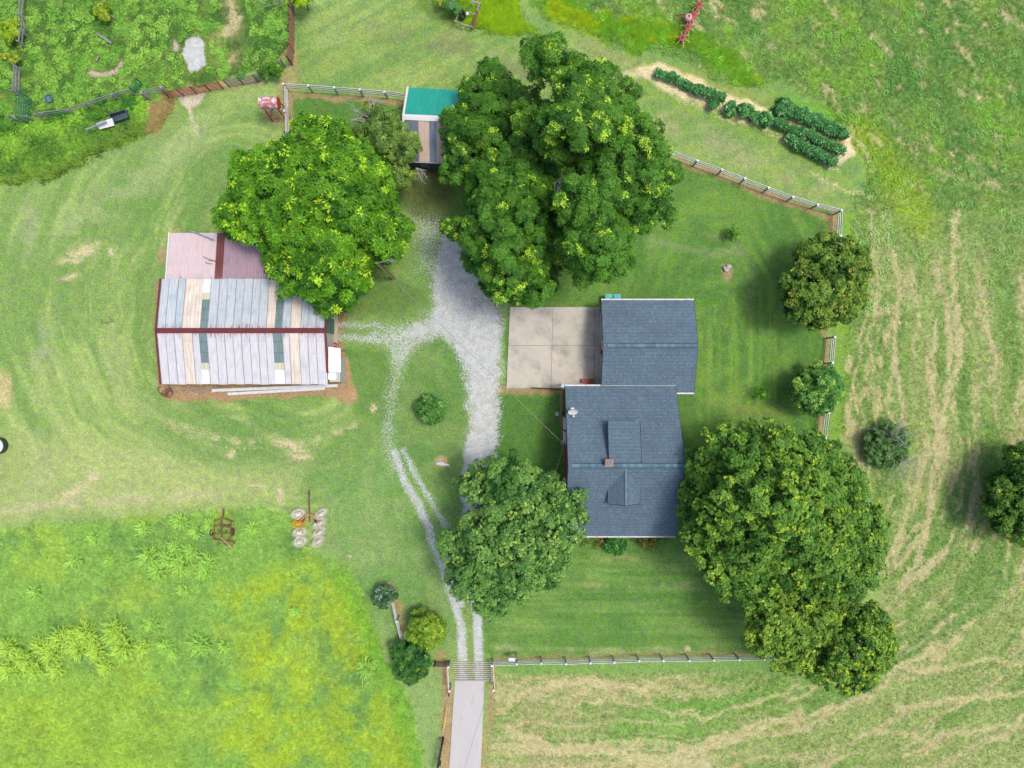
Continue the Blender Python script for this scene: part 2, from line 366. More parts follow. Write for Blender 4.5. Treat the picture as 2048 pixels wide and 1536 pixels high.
    G.paint(G.line([(1300, 180), (1420, 230), (1560, 290), (1700, 380)], 20, 30), (132, 168, 66), .6)
    # yard inside the white fences: deeper green, west fence shade painted in
    yd = G.poly(YARD, 8) * np.maximum(sstep(Q + (P - 1320) * -.42, 326, 372), np.maximum(1 - sstep(P, 860, 900), sstep(P, 1330, 1350)))
    G.paint(yd, (88, 136, 54), .95)
    G.paint(yd * sstep(big, .42, .66), (106, 150, 58), .8)
    east = G.poly([(1200, 300), (1660, 400), (1690, 900), (1380, 880), (1390, 590), (1200, 590)], 60)
    de = np.minimum(np.abs(1668 - P + (Q - 425) * .05), 9999)
    rings = fbm((fbm(P / 60, Q / 60, 39, 3) - .5) * 3.5 + np.hypot((P - 1440) / 1.0, (Q - 640) * .62) / 11, np.arctan2(Q - 640, P - 1440) * 2.2 + 9, 41, 2)
    G.paint(yd * east * sstep(rings, .45, .72) * (.3 + med), (118, 160, 58), .6); G.paint(yd * east * sstep(rings, .52, .3), (78, 128, 48), .4)
    vst = fbm(P / 10, Q / 240, 45, 2); G.paint(G.poly([(1392, 600), (1560, 560), (1560, 860), (1392, 860)], 50) * sstep(vst, .45, .75), (128, 168, 58), .55)
    G.paint(G.line([(1400, 470), (1470, 480), (1505, 520), (1508, 570), (1500, 620)], 9, 10), (110, 132, 76), .75)
    G.paint(G.line([(1300, 480), (1400, 505), (1480, 500)], 14, 18), (134, 158, 104), .6)
    south = G.poly([(985, 1240), (1130, 1100), (1380, 1100), (1480, 1200), (1490, 1312), (985, 1318)], 30)
    hs = fbm(P / 170, Q / 7.5, 47, 2); G.paint(south * sstep(hs, .42, .7) * (.3 + med), (130, 166, 84), .6); G.paint(south * sstep(hs, .5, .3), (86, 136, 60), .3); G.paint(south * sstep(med, .45, .65), (122, 164, 66), .35)
    G.paint(G.line([(1120, 1170), (1250, 1176), (1400, 1170)], 8, 10) * sstep(med, .3, .6), (164, 166, 110), .7)
    G.paint(G.line([(1000, 1296), (1150, 1303), (1300, 1300), (1480, 1296)], 12, 12) * sstep(med, .3, .6), (156, 172, 112), .7)
    G.paint(G.blob(1240, 1118, 60, 5), (160, 158, 100), .6); G.paint(G.blob(1375, 1297, 12, 6), (196, 188, 150), .8)
    G.paint(G.line([(1400, 815), (1560, 820)], 30, 30) * sstep(med, .4, .6), (128, 150, 70), .7)
    G.paint(G.blob(1455, 545, 14, 20), (176, 146, 116), .8)
    # lawn between loop drive, drive and barn
    isl = G.poly([(880, 672), (930, 720), (938, 800), (935, 1000), (905, 1040), (800, 900), (775, 850), (800, 760), (840, 690)], 16)
    G.paint(isl, (96, 142, 66), .8); G.paint(isl * sstep(med, .45, .62), (128, 160, 84), .6)
    sm = G.poly([(690, 695), (770, 700), (790, 760), (765, 860), (700, 815), (715, 790), (695, 760)], 12); G.paint(sm, (92, 138, 58), .7)
    G.paint(G.poly([(640, 520), (760, 530), (860, 600), (800, 630), (690, 632), (700, 600)], 24), (98, 134, 60), .8)
    G.paint(G.poly([(985, 785), (1120, 782), (1128, 1060), (960, 1000), (965, 900)], 16), (82, 130, 54), .8)
    sl = G.poly([(820, 1000), (880, 1080), (900, 1150), (915, 1300), (905, 1325), (790, 1330), (720, 1130), (640, 1100), (650, 950), (770, 900)], 24)
    G.paint(sl, (112, 158, 78), .7); G.paint(sl * sstep(med, .5, .66), (142, 170, 98), .5)
    G.paint(G.poly([(790, 1340), (900, 1340), (905, 1560), (855, 1560), (835, 1430)], 14), (132, 166, 92), .8)
    # --- bright hay field, south-west
    fd = G.poly(FIELD, 12, .9); G.paint(fd, (144, 188, 84), 1)
    fb = fbm(P / 90, Q / 60, 71, 5, .6); fb2 = fbm(P / 60, Q / 60, 77, 5, .6)
    G.paint(fd * sstep(fb, .50, .64), (170, 200, 76), .55); G.paint(fd * sstep(fb2, .54, .72), (116, 162, 82), .65)
    G.paint(fd * G.poly([(430, 1180), (600, 1120), (700, 1160), (790, 1400), (840, 1560), (440, 1560), (440, 1380), (500, 1280)], 60) * sstep(fbm(P / 40, Q / 40, 83, 5, .65), .36, .60), (176, 202, 54), .75)
    G.paint(fd * G.line([(680, 1150), (740, 1280), (800, 1400), (835, 1540)], 34, 30), (134, 192, 56), .6)
    G.paint(fd * G.poly([(-300, 1380), (300, 1340), (400, 1600), (-300, 1600)], 120), (176, 206, 60), .45)
    G.r = np.maximum(G.r, fd)
    G.st = np.maximum(G.st, G.line([(-20, 1062), (120, 1050), (330, 1030), (480, 1014), (545, 1012)], 5, 5) * .5)
    # --- meadow, east
    md = G.poly(MEADOW, 12, .7); G.paint(md, (138, 168, 86), 1)
    up = sstep(Q, 560, 300) * md
    G.paint(up, (124, 160, 76), .9)
    u1 = fbm((P * .75 + Q * .65) / 34, (P * -.65 + Q * .75) / 15, 91, 5, .62); u2 = fbm(P / 60, Q / 60, 95, 5, .6)
    G.paint(up * sstep(u2, .5, .66), (130, 176, 58), .8); G.paint(up * sstep(u2, .5, .36), (96, 148, 66), .7)
    G.paint(up * sstep(u1, .56, .68), (156, 164, 106), .6); G.st = np.maximum(G.st, up * sstep(u1, .57, .74) * .48)
    G.paint(G.line([(1720, 260), (1780, 340), (1840, 440)], 70, 60), (150, 180, 50), .8)
    lowm = md * sstep(Q, 400, 620)
    # windrow streaks: run north-south beside the yard, bend to east-west round the south
    ang = sstep(Q, 900, 1400)
    ca = (P - 1240) * 1.0; cb = Q
    rad = np.where(Q < 1000, P + (Q - 700) * .05, 1000 + np.hypot(P - 1000, Q - 1000) * 1.0)
    rd = np.hypot(np.maximum(P - 1350, 0), np.maximum(Q - 900, 0) * 1.25) + np.where(Q < 900, (900 - Q) * .06, 0)
    al = np.where(Q < 900, Q - 900, np.arctan2(np.maximum(Q - 900, 0), np.maximum(P - 1350, 1)) * 500)
    rd = rd + (fbm(P / 90, Q / 90, 101, 3) - .5) * 46
    w1 = fbm(rd / 14, al / 110, 105, 4, .6) * .72 + fbm(P / 16, Q / 16, 107, 4, .7) * .28; w2 = fbm(rd / 36, al / 200, 109, 3)
    G.paint(lowm * sstep(w2, .46, .60), (162, 178, 108), .7); G.paint(lowm * sstep(w2, .5, .36), (108, 152, 70), .6)
    G.paint(lowm * sstep(w1, .50, .62), (190, 184, 136), .6); G.st = np.maximum(G.st, lowm * sstep(w1, .50, .68) * (.56 - .12 * sstep(Q, 1250, 1380)))
    for ln, w in (([(1738, 425), (1752, 470), (1745, 560), (1730, 640), (1705, 760), (1695, 880)], 8), ([(1772, 430), (1785, 520), (1800, 560), (1790, 680), (1780, 800), (1795, 870)], 9), ([(1915, 430), (1905, 560), (1925, 700), (1895, 800), (1875, 900), (1860, 1010), (1840, 1110), (1800, 1180)], 13), ([(1755, 600), (1740, 680), (1735, 760), (1715, 830)], 7), ([(1830, 980), (1800, 1060), (1790, 1130)], 8),
                  ([(1110, 1410), (1250, 1400), (1400, 1440), (1550, 1390), (1700, 1340)], 7), ([(1300, 1540), (1340, 1520), (1450, 1480), (1560, 1440), (1600, 1430)], 20), ([(1000, 1420), (1060, 1380), (1180, 1365), (1330, 1380)], 12), ([(1750, 1330), (1850, 1340), (1960, 1320), (2100, 1330)], 9), ([(1790, 1420), (1900, 1400), (2100, 1380)], 12), ([(1750, 1460), (1850, 1480), (2100, 1440)], 9), ([(1020, 1460), (1100, 1500), (1200, 1500), (1420, 1540)], 20)):
        G.st = np.maximum(G.st, G.line(ln, w * 1.2, 12, 1.6) * (.42 + .42 * fin))
    G.paint(G.poly([(1240, 1400), (1420, 1385), (1620, 1360), (1500, 1430), (1350, 1500), (1200, 1480)], 40), (112, 172, 62), .5)
    G.paint(G.poly([(985, 1400), (1100, 1360), (1350, 1360), (1300, 1400), (1200, 1440), (1180, 1560), (1000, 1560)], 60) * sstep(med, .42, .6), (180, 174, 128), .5)
    G.paint(G.poly([(1675, 425), (1712, 425), (1690, 900), (1655, 900)], 8), (122, 166, 56), .9)
    G.paint(G.line([(1000, 1335), (1200, 1338), (1500, 1332)], 22, 12), (116, 162, 72), .8)
    G.r = np.maximum(G.r, md)
    # bright rank grass, north
    b1 = G.poly(BRIGHT, 12, 1.2); b2 = G.poly(BRIGHT2, 22, 1.8)
    G.paint(b1, (160, 198, 34), .95); G.paint(b2, (130, 184, 46), .9)
    G.paint(b2 * sstep(fbm((P * .5 - Q) / 30, (P + Q * .5) / 90, 121, 3), .5, .62), (172, 196, 20), .85)
    G.paint(G.poly([(820, -30), (870, 10), (930, 60), (900, 58), (850, 30), (800, -30)], 16), (84, 118, 44), .6)
    G.paint(b1 * G.blob(900, 20, 44, 26), (104, 152, 60), .8)
    G.r = np.maximum(G.r, np.maximum(b1, b2))
    # --- pasture and its overgrown edge
    ps = G.poly(PASTURE, 8); G.paint(ps, (104, 142, 68), 1)
    pf = fbm(P / 40, Q / 40, 131, 5, .62)
    G.paint(ps * sstep(pf, .5, .64), (140, 174, 78), .7); G.paint(ps * sstep(pf, .5, .36), (84, 134, 58), .7)
    G.paint(ps * G.line([(480, -40), (470, 30), (450, 70), (455, 110)], 50, 40) * sstep(med, .35, .6), (182, 172, 124), .8)
    hd = G.poly(HEDGE, 8); G.paint(hd, (108, 150, 58), 1)
    G.r = np.maximum(G.r, np.maximum(ps, hd))
    # bare earth and stone in the pasture
    G.paint(G.poly([(372, 80), (400, 70), (408, 90), (410, 130), (395, 140), (380, 145), (372, 120), (366, 105)], 5, .6), (206, 200, 192), .95)
    G.g = np.maximum(G.g, G.poly([(372, 80), (400, 70), (408, 90), (410, 130), (395, 140), (380, 145), (372, 120), (366, 105)], 6, .6) * .9)
    G.paint(G.line([(180, 147), (215, 150), (232, 142), (245, 128)], 13, 5, .4), (190, 172, 152), .95)
    G.paint(G.blob(349, 92, 8, 15, -25, .6), (200, 186, 164), .9)
    G.st = np.maximum(G.st, G.line([(470, 0), (465, 40), (440, 80), (450, 110), (430, 125)], 34, 40) * .5)
    G.st = np.maximum(G.st, G.blob(375, 170, 40, 16, 0, .7) * .6)
    G.paint(G.poly([(350, 190), (410, 178), (405, 200), (385, 215), (382, 235), (370, 215)], 6), (206, 196, 168), .95)
    G.paint(G.line([(375, 215), (392, 262), (398, 270)], 6, 6), (192, 190, 158), .7)
    G.paint(G.line([(340, 190), (420, 176), (500, 162), (515, 165)], 13, 8), (186, 158, 116), .85)
    G.paint(G.poly([(300, 265), (300, 230), (325, 195), (345, 200), (330, 235), (315, 262)], 14), (172, 158, 104), .8)
    # worn brown strips along fences and walls, painted tree shade near the shed
    for ln, w, a in (([(577, 192), (700, 196), (812, 206)], 11, .8), ([(577, 190), (577, 300)], 16, .7), ([(1360, 322), (1450, 356), (1540, 393), (1655, 434), (1668, 440)], 13, .85), ([(1664, 430), (1663, 480)], 11, .8), ([(1652, 655), (1640, 880)], 9, .8), ([(990, 1318), (1250, 1311), (1500, 1307)], 7, .7), ([(560, 120), (585, 90), (590, 130), (570, 160)], 14, .6), ([(797, 1210), (815, 1290)], 14, .7), ([(880, 1310), (890, 1400), (888, 1540)], 16, .75), ([(890, 1330), (901, 1420), (893, 1560)], 14, .8), ([(988, 1330), (985, 1400), (972, 1470), (965, 1560)], 13, .65), ([(1000, 780), (1120, 779)], 16, .75), ([(1122, 790), (1128, 900)], 8, .6), ([(768, 1168), (785, 1175), (790, 1200)], 14, .7)):
        G.paint(G.line(ln, w, 7), (176, 146, 106), a)
    G.paint(G.poly([(322, 765), (655, 765), (655, 690), (685, 685), (700, 740), (712, 805), (695, 812), (670, 792), (520, 798), (370, 806), (330, 800), (318, 780)], 6), (178, 144, 104), .95)
    G.paint(G.line([(316, 560), (312, 660), (318, 770)], 9, 8), (160, 146, 100), .7); G.paint(G.blob(326, 510, 12, 22), (176, 156, 112), .8); G.paint(G.blob(350, 463, 18, 5), (176, 156, 112), .7)
    G.paint(G.blob(690, 590, 30, 56, soft=.9) * sstep(med, .2, .6), (132, 104, 72), .7); G.paint(G.poly([(660, 600), (700, 600), (690, 660), (675, 690), (672, 640)], 14), (150, 116, 88), .8)
    G.paint(G.poly([(780, 300), (900, 320), (900, 470), (820, 430), (800, 400)], 40), (96, 104, 62), .8)  # tree shadow put into the ground colour, both patches
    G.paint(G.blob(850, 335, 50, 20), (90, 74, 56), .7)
    G.paint(G.blob(542, 222, 26, 22), (180, 156, 112), .65); G.paint(G.poly([(560, 160), (605, 140), (590, 165), (565, 250), (545, 250)], 10), (178, 158, 112), .6)
    G.paint(G.blob(882, 925, 17, 13), (214, 180, 134), .9)
    # garden bed: pale straw and orange earth
    G.paint(G.poly([(1270, 140), (1290, 127), (1330, 128), (1400, 160), (1450, 185), (1540, 215), (1555, 240), (1530, 260), (1470, 235), (1420, 215), (1340, 185), (1300, 165)], 10), (230, 216, 164), .97)
    G.paint(G.line([(1255, 150), (1290, 145)], 14, 10), (206, 196, 150), .8)
    G.paint(G.poly([(1555, 255), (1640, 300), (1680, 330), (1705, 300), (1698, 275), (1650, 250), (1600, 235)], 8), (206, 166, 112), .95)
    G.paint(G.line([(1680, 322), (1703, 305), (1697, 278)], 16, 6), (226, 208, 166), .97)
    for ln in ([(1340, 190), (1420, 222), (1470, 245)], [(1540, 262), (1600, 300), (1680, 345)], [(1620, 345), (1690, 380), (1740, 395)], [(1700, 250), (1730, 300), (1745, 340)]):
        G.st = np.maximum(G.st, G.line(ln, 12, 12) * .55)
    G.paint(G.poly([(1530, 175), (1600, 195), (1680, 225), (1690, 270), (1560, 200)], 12), (110, 170, 44), .85)
    # --- gravel
    lot = G.poly([(862, 500), (905, 445), (935, 505), (982, 590), (1008, 622), (1008, 700), (1000, 790), (994, 850), (990, 925), (934, 925), (934, 810), (926, 740), (893, 682), (860, 672), (820, 690), (795, 668), (820, 645), (868, 612)], 46, 1.8)
    G.g = np.maximum(G.g, lot * np.clip(.74 + .7 * (med - .35) + .3 * (fin - .5), 0, 1.05) ** np.where(Q > 690, .25, 1))
    G.paint(G.poly([(880, 560), (930, 520), (990, 600), (1000, 650), (950, 660), (890, 640)], 50), (150, 138, 112), .8)
    G.g = np.maximum(G.g, G.line([(958, 880), (950, 960), (946, 1060), (948, 1160)], 54, 18) * .95)
    G.g = np.maximum(G.g, G.poly([(810, 420), (900, 430), (930, 540), (880, 570), (830, 545), (825, 490)], 60) * .50)
    G.g = np.maximum(G.g, G.line([(676, 650), (740, 652), (800, 655), (850, 650)], 20, 22) * .56)
    G.g = np.maximum(G.g, G.line([(676, 676), (740, 676), (790, 680), (820, 700)], 20, 18) * .62)
    G.g = np.maximum(G.g, G.poly([(740, 665), (800, 640), (870, 640), (900, 675), (830, 700), (810, 740), (780, 730), (770, 700)], 40) * .62)
    G.g = np.maximum(G.g, G.line([(800, 720), (782, 790), (776, 850), (780, 900), (792, 940)], 34, 44) * .46)
    G.g = np.maximum(G.g, G.line([(790, 905), (806, 960), (838, 1010), (862, 1070), (886, 1140), (908, 1200), (922, 1250), (926, 1358)], 19, 16, .35) * (.62 + .3 * med + .12 * sstep(Q, 1150, 1250)))
    G.g = np.maximum(G.g, G.line([(808, 900), (835, 960), (872, 1020), (890, 1050)], 16, 18, .5) * (.5 + .35 * med))
    G.g = np.maximum(G.g, G.line([(885, 1080), (900, 1150), (925, 1210)], 13, 7, .5) * .8)
    G.g = np.maximum(G.g, G.line([(948, 1150), (955, 1240), (958, 1358)], 20, 10, .2) * .9)
    G.paint(G.line([(941, 1330), (940, 1220)], 12, 6), (140, 158, 90), .6)
    G.paint(G.line([(962, 850), (966, 790), (975, 740)], 8, 10), (178, 176, 160), .4)
    G.mul(one, 1.0)
    # fine variation shared by all
    v = .88 + .24 * fbm(P / 9, Q / 9, 151, 2); G.col *= v[..., None]
    G.col *= (1 + (.10 + .12 * G.r) * (fbm(P / 4.3, Q / 4.3, 161, 2) - .5) * 2)[..., None]
    # mesh
    ny, nx = P.shape; X = (P - 1024) * S; Y = (768 - Q) * S
    Z = (fbm(P / 60, Q / 60, 171, 3) - .5) * .06 - .03; far = np.maximum(np.maximum(-P - 200, P - 2250), np.maximum(-Q - 200, Q - 1740)); Z = np.where(far > 0, Z - .02, Z)
    me = bpy.data.meshes.new('ground'); vs = np.stack([X, Y, Z], -1).reshape(-1, 3)
    i = np.arange(ny * nx).reshape(ny, nx); f = np.stack([i[:-1, :-1], i[1:, :-1], i[1:, 1:], i[:-1, 1:]], -1).reshape(-1, 4)
    me.vertices.add(len(vs)); me.vertices.foreach_set('co', vs.ravel().astype(np.float32))
    me.loops.add(f.size); me.loops.foreach_set('vertex_index', f.ravel().astype(np.int32))
    me.polygons.add(len(f)); me.polygons.foreach_set('loop_start', (np.arange(len(f)) * 4).astype(np.int32)); me.polygons.foreach_set('loop_total', np.full(len(f), 4, np.int32))
    me.update(calc_edges=True)
    a = me.color_attributes.new('soil', 'FLOAT_COLOR', 'POINT'); c4 = np.ones((len(vs), 4), np.float32); c4[:, :3] = G.col.reshape(-1, 3); a.data.foreach_set('color', c4.ravel())
    a = me.color_attributes.new('cover', 'FLOAT_COLOR', 'POINT'); c4 = np.ones((len(vs), 4), np.float32); c4[:, 0] = G.g.ravel(); c4[:, 1] = G.st.ravel(); c4[:, 2] = G.r.ravel(); a.data.foreach_set('color', c4.ravel())
    me.polygons.foreach_set('use_smooth', [True] * len(f))
    # material
    m, nd, lk, bs = new_mat('ground_cover')
    so = nd.new('ShaderNodeAttribute'); so.attribute_name = 'soil'; cv = nd.new('ShaderNodeAttribute'); cv.attribute_name = 'cover'
    sp = nd.new('ShaderNodeSeparateColor'); lk.new(cv.outputs[0], sp.inputs[0])
    pos = coords(nd, lk)
    nA = noise(nd, lk, pos, 7.0, 4, .7); nB = noise(nd, lk, pos, 1.6, 4, .6); nC = noise(nd, lk, pos, 2.6, 5, .72); nH = noise(nd, lk, pos, .9, 5, .65, 1)
    def mul(a, b):
        n = nd.new('ShaderNodeMath'); n.operation = 'MULTIPLY'; lk.new(a, n.inputs[0]); lk.new(b, n.inputs[1]); return n.outputs[0]
    nF = noise(nd, lk, pos, 16.0, 2, .6)
    fac = mul(mul(ramp(nd, lk, nA, .32, .68, .70, 1.30), ramp(nd, lk, nF, .3, .7, .78, 1.22)), ramp(nd, lk, nB, .3, .7, .88, 1.12))
    cc = nd.new('ShaderNodeCombineColor'); [lk.new(fac, cc.inputs[k]) for k in range(3)]
    col = mix_rgb(nd, lk, 1.0, so.outputs[0], cc.outputs[0], 'MULTIPLY')
    # hue drift: some blades yellower, some bluer
    hs = nd.new('ShaderNodeHueSaturation'); lk.new(col, hs.inputs['Color']); lk.new(ramp(nd, lk, nC, .3, .7, .482, .516), hs.inputs['Hue']); lk.new(ramp(nd, lk, nB, .3, .7, .82, 1.04), hs.inputs['Saturation'])
    col = hs.outputs[0]
    stn = nd.new('ShaderNodeMath'); stn.operation = 'ADD'; lk.new(sp.outputs[1], stn.inputs[0]); nS = noise(nd, lk, pos, 5.0, 5, .75); lk.new(ramp(nd, lk, nS, .34, .66, -.5, .5), stn.inputs[1])
    sfac = ramp(nd, lk, stn.outputs[0], .42, .74)
    strawc = mix_rgb(nd, lk, ramp(nd, lk, nA, .3, .7), C(184, 174, 126), C(220, 212, 172))
    gate = nd.new('ShaderNodeMath'); gate.operation = 'MULTIPLY'; lk.new(sfac, gate.inputs[0]); lk.new(ramp(nd, lk, sp.outputs[1], .02, .2), gate.inputs[1])
    col = mix_rgb(nd, lk, gate.outputs[0], col, strawc)
    gn = nd.new('ShaderNodeMath'); gn.operation = 'ADD'; lk.new(sp.outputs[0], gn.inputs[0])
    nG = noise(nd, lk, pos, 7.5, 6, .85); lk.new(ramp(nd, lk, nG, .34, .66, -.62, .5), gn.inputs[1])
    gfac = ramp(nd, lk, gn.outputs[0], .40, .60)
    vo = nd.new('ShaderNodeTexVoronoi'); vo.inputs['Scale'].default_value = 22; lk.new(pos, vo.inputs['Vector'])
    sc = nd.new('ShaderNodeSeparateColor'); lk.new(vo.outputs['Color'], sc.inputs[0])
    gc = mix_rgb(nd, lk, ramp(nd, lk, sc.outputs[0], .15, .85), C(184, 192, 194), C(220, 226, 228))
    gc = mix_rgb(nd, lk, ramp(nd, lk, nB, .40, .65, 0, .65), gc, C(180, 178, 168))
    vo2 = nd.new('ShaderNodeTexVoronoi'); vo2.inputs['Scale'].default_value = 8; lk.new(pos, vo2.inputs['Vector'])
    s2c = nd.new('ShaderNodeSeparateColor'); lk.new(vo2.outputs['Color'], s2c.inputs[0])
    spk = mul(ramp(nd, lk, vo2.outputs['Distance'], .26, .14), ramp(nd, lk, s2c.outputs[1], .64, .72)); gc = mix_rgb(nd, lk, spk, gc, C(112, 116, 100))
    g2 = nd.new('ShaderNodeMath'); g2.operation = 'MULTIPLY'; lk.new(gfac, g2.inputs[0]); lk.new(ramp(nd, lk, sp.outputs[0], .02, .2), g2.inputs[1])
    col = mix_rgb(nd, lk, g2.outputs[0], col, gc)
    lk.new(col, bs.inputs['Base Color']); bs.inputs['Roughness'].default_value = .95; bs.inputs['Specular IOR Level'].default_value = .1
    b = nd.new('ShaderNodeBump'); b.inputs['Strength'].default_value = .55; b.inputs['Distance'].default_value = .06; lk.new(nA, b.inputs['Height']); lk.new(b.outputs[0], bs.inputs['Normal'])
    me.materials.append(m)
    o = bpy.data.objects.new('ground', me); COL.objects.link(o); tag(o, kind='structure')
    return G, ax, ay
G, GAX, GAY = make_ground()
gi0 = int(np.searchsorted(GAX, -60)); gj0 = int(np.searchsorted(GAY, -60))
def ground_col(px, py):
    i = np.clip(((px + 60) / 4).round().astype(int) + gi0, 0, len(GAX) - 1); j = np.clip(((py + 60) / 4).round().astype(int) + gj0, 0, len(GAY) - 1)
    return G.col[j, i], G.g[j, i], G.st[j, i]
#--PART2--
# ------------------------------------------------------------------ flat paving
def slab_px(name, pts, top, mat_, parent=None, th=0.12, h0=0.0):
    b = MB(); q = [W(x, y, 0) for x, y in pts]; q = [Vector((p.x, p.y, top)) for p in q]
    ar = sum(q[i].x * q[(i + 1) % 4].y - q[(i + 1) % 4].x * q[i].y for i in range(4))
    if ar < 0: q = q[::-1]
    b.slab(q, th); return b.build(name, mat_, parent)
pad = thing('concrete_pad', None, None, W(1100, 695)); pad['kind'] = 'structure'
GX = [1016.4, 1104, 1188.5, 1216]; 
def padx(x, y): return x + (690 - y) * .045 * (1 - (x - 1015) / 200)
jy = [614, 691, 777]
for i in range(3):
    for j in range(2):
        g = .3
        x0, x1 = GX[i] + g, GX[i + 1] - g; y0, y1 = jy[j] + g, jy[j + 1] - g
        if i == 2 : y1 = min(y1, 776)
        slab_px('slab', [(padx(x0, y0), y0), (padx(x1, y0), y0), (padx(x1, y1), y1), (padx(x0, y1), y1)], .06, M['concrete'], pad)
slab_px('joint_base', [(padx(1019.2, 615), 615), (1215, 615), (1215, 776), (padx(1019.2, 776), 776)], .035, mat('joint_dirt', C(120, 104, 84), .95), pad, th=.1)
drv = MB(); 
ld = [(910, 1361), (905, 1430), (901, 1500), (897, 1560), (880, 1900), (820, 3000)]; rd_ = [(969, 1361), (966, 1430), (963, 1500), (960, 1560), (950, 1900), (905, 3000)]
vs = []; fs = []
for (a, b_), (c, d) in zip(ld, rd_):
    p = W(a, b_); q = W(c, d); vs += [(p.x, p.y, .05), (q.x, q.y, .05), (p.x, p.y, -.1), (q.x, q.y, -.1)]
for i in range(len(ld) - 1):
    k = i * 4; fs += [(k, k + 4, k + 5, k + 1), (k, k + 2, k + 6, k + 4), (k + 1, k + 5, k + 7, k + 3)]
fs += [(0, 1, 3, 2)]
o = drv.add(vs, fs).build('driveway_road', M['road']); tag(o, kind='structure')
apr = slab_px('barn_apron', [(655, 628), (676, 630), (676, 694), (655, 694)], .08, M['apron']); tag(apr, kind='structure')

# ------------------------------------------------------------------ shingled roofs
def shingles(name, quad, parent, seed=0, tab=.13, course=.145, stuff=True):
    # quad: eave left, eave right, ridge right, ridge left (seen from outside, facing up the slope)
    r = np.random.default_rng(seed); a, b_, c, d = [Vector(q) for q in quad]
    n = (b_ - a).cross(d - a).normalized(); L = ((d - a).length + (c - b_).length) / 2; Wd = (b_ - a).length
    nc = max(3, round(L / course)); nt = max(3, round(Wd / tab)); v = []; f = []; t = []
    def P(u, w): return (a * (1 - u) + b_ * u) * (1 - w) + (d * (1 - u) + c * u) * w
    for j in range(nc):
        off = (j % 3) / 3.0; w0 = j / nc; w1 = min(1, (j + 1.12) / nc); x = -off
        shade = (1.05 if j % 2 else .95) + r.normal(0, .02)  # course tint alternates to paint in the shadow lines of the laps
        while x < nt:
            u0 = max(0, x) / nt; u1 = min(nt, x + 1 - .03) / nt
            if u1 > u0:
                lift = .016 + r.random() * .008; k = len(v)
                p0, p1, p2, p3 = P(u0, w0), P(u1, w0), P(u1, w1), P(u0, w1)
                v += [p0 + n * lift, p1 + n * lift, p2 + n * .003, p3 + n * .003, p0 - n * .002, p1 - n * .002]
                f += [(k, k + 1, k + 2, k + 3), (k + 4, k + 5, k + 1, k)]
                g = r.random(); s_ = shade * (1.10 + .14 * r.random() if g > .82 else .90 + .18 * r.random()); tt = (s_, s_ * (1.03 if g > .86 else 1), s_, 1)
                t += [tt] * 6
            x += 1
    m = MB(); m.v = [tuple(p) for p in v]; m.f = f; m.t = t
    o = m.build(name, M['shingle'], parent, tinted=True)
    if stuff: o['kind'] = 'stuff'
    return o
M['ridge_shade'] = mat('dark_ridge_shade', C(44, 54, 62), .8)
def ridge_cap(a, b_, parent, w=.32):
    a = Vector(a); b_ = Vector(b_); L = (b_ - a).length; n = int(L / .3); r = np.random.default_rng(5); m = MB()
    d = (b_ - a).normalized(); s = d.cross(Vector((0, 0, 1))).normalized()
    for i in range(n):
        p = a + d * (i * L / n); q = a + d * ((i + 1.1) * L / n); z0, z1 = .055, .035; g = r.random(); k = 1.5 if g > .75 else .95 + .35 * r.random(); tt = (k * .95, k * 1.06, k * 1.06, 1)
        dn = Vector((0, 0, -.085))
        m.add([p + s * w / 2 + dn + Vector((0, 0, z0)), p + Vector((0, 0, z0)), p - s * w / 2 + dn + Vector((0, 0, z0)), q + s * w / 2 + dn + Vector((0, 0, z1)), q + Vector((0, 0, z1)), q - s * w / 2 + dn + Vector((0, 0, z1))],
              [(0, 3, 4, 1), (1, 4, 5, 2)], tt)
    rc = m.build('ridge_cap', M['shingle'], parent, tinted=True)
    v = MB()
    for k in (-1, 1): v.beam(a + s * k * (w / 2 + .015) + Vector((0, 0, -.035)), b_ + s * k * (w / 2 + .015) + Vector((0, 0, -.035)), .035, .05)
    v.build('ridge_shade_strip', M['ridge_shade'], parent)['kind'] = 'stuff'; return rc  # dark strips added for the shadow line beside the ridge cap

def gutter(a, b_, parent, col='white', out=(0, 1, 0)):
    m = MB(); a = Vector(a); b_ = Vector(b_); o_ = Vector(out) * .06
    m.beam(a + o_ * 2, b_ + o_ * 2, .012, .12); m.beam(a + o_ + Vector((0, 0, -.06)), b_ + o_ + Vector((0, 0, -.06)), .12, .012); m.beam(a + o_ * .1, b_ + o_ * .1, .012, .12)
    g = m.build('gutter', M[col], parent); L = (b_ - a).length; d = (b_ - a).normalized()
    h = MB()
    for i in range(int(L / .9) + 1):
        p = a + d * min(L - .02, i * .9 + .02); h.beam(p + Vector((0, 0, .055)), p + o_ * 2.1 + Vector((0, 0, .065)), .05, .012)
    h.build('gutter_bracket', M[col], g)['kind'] = 'stuff'; return g

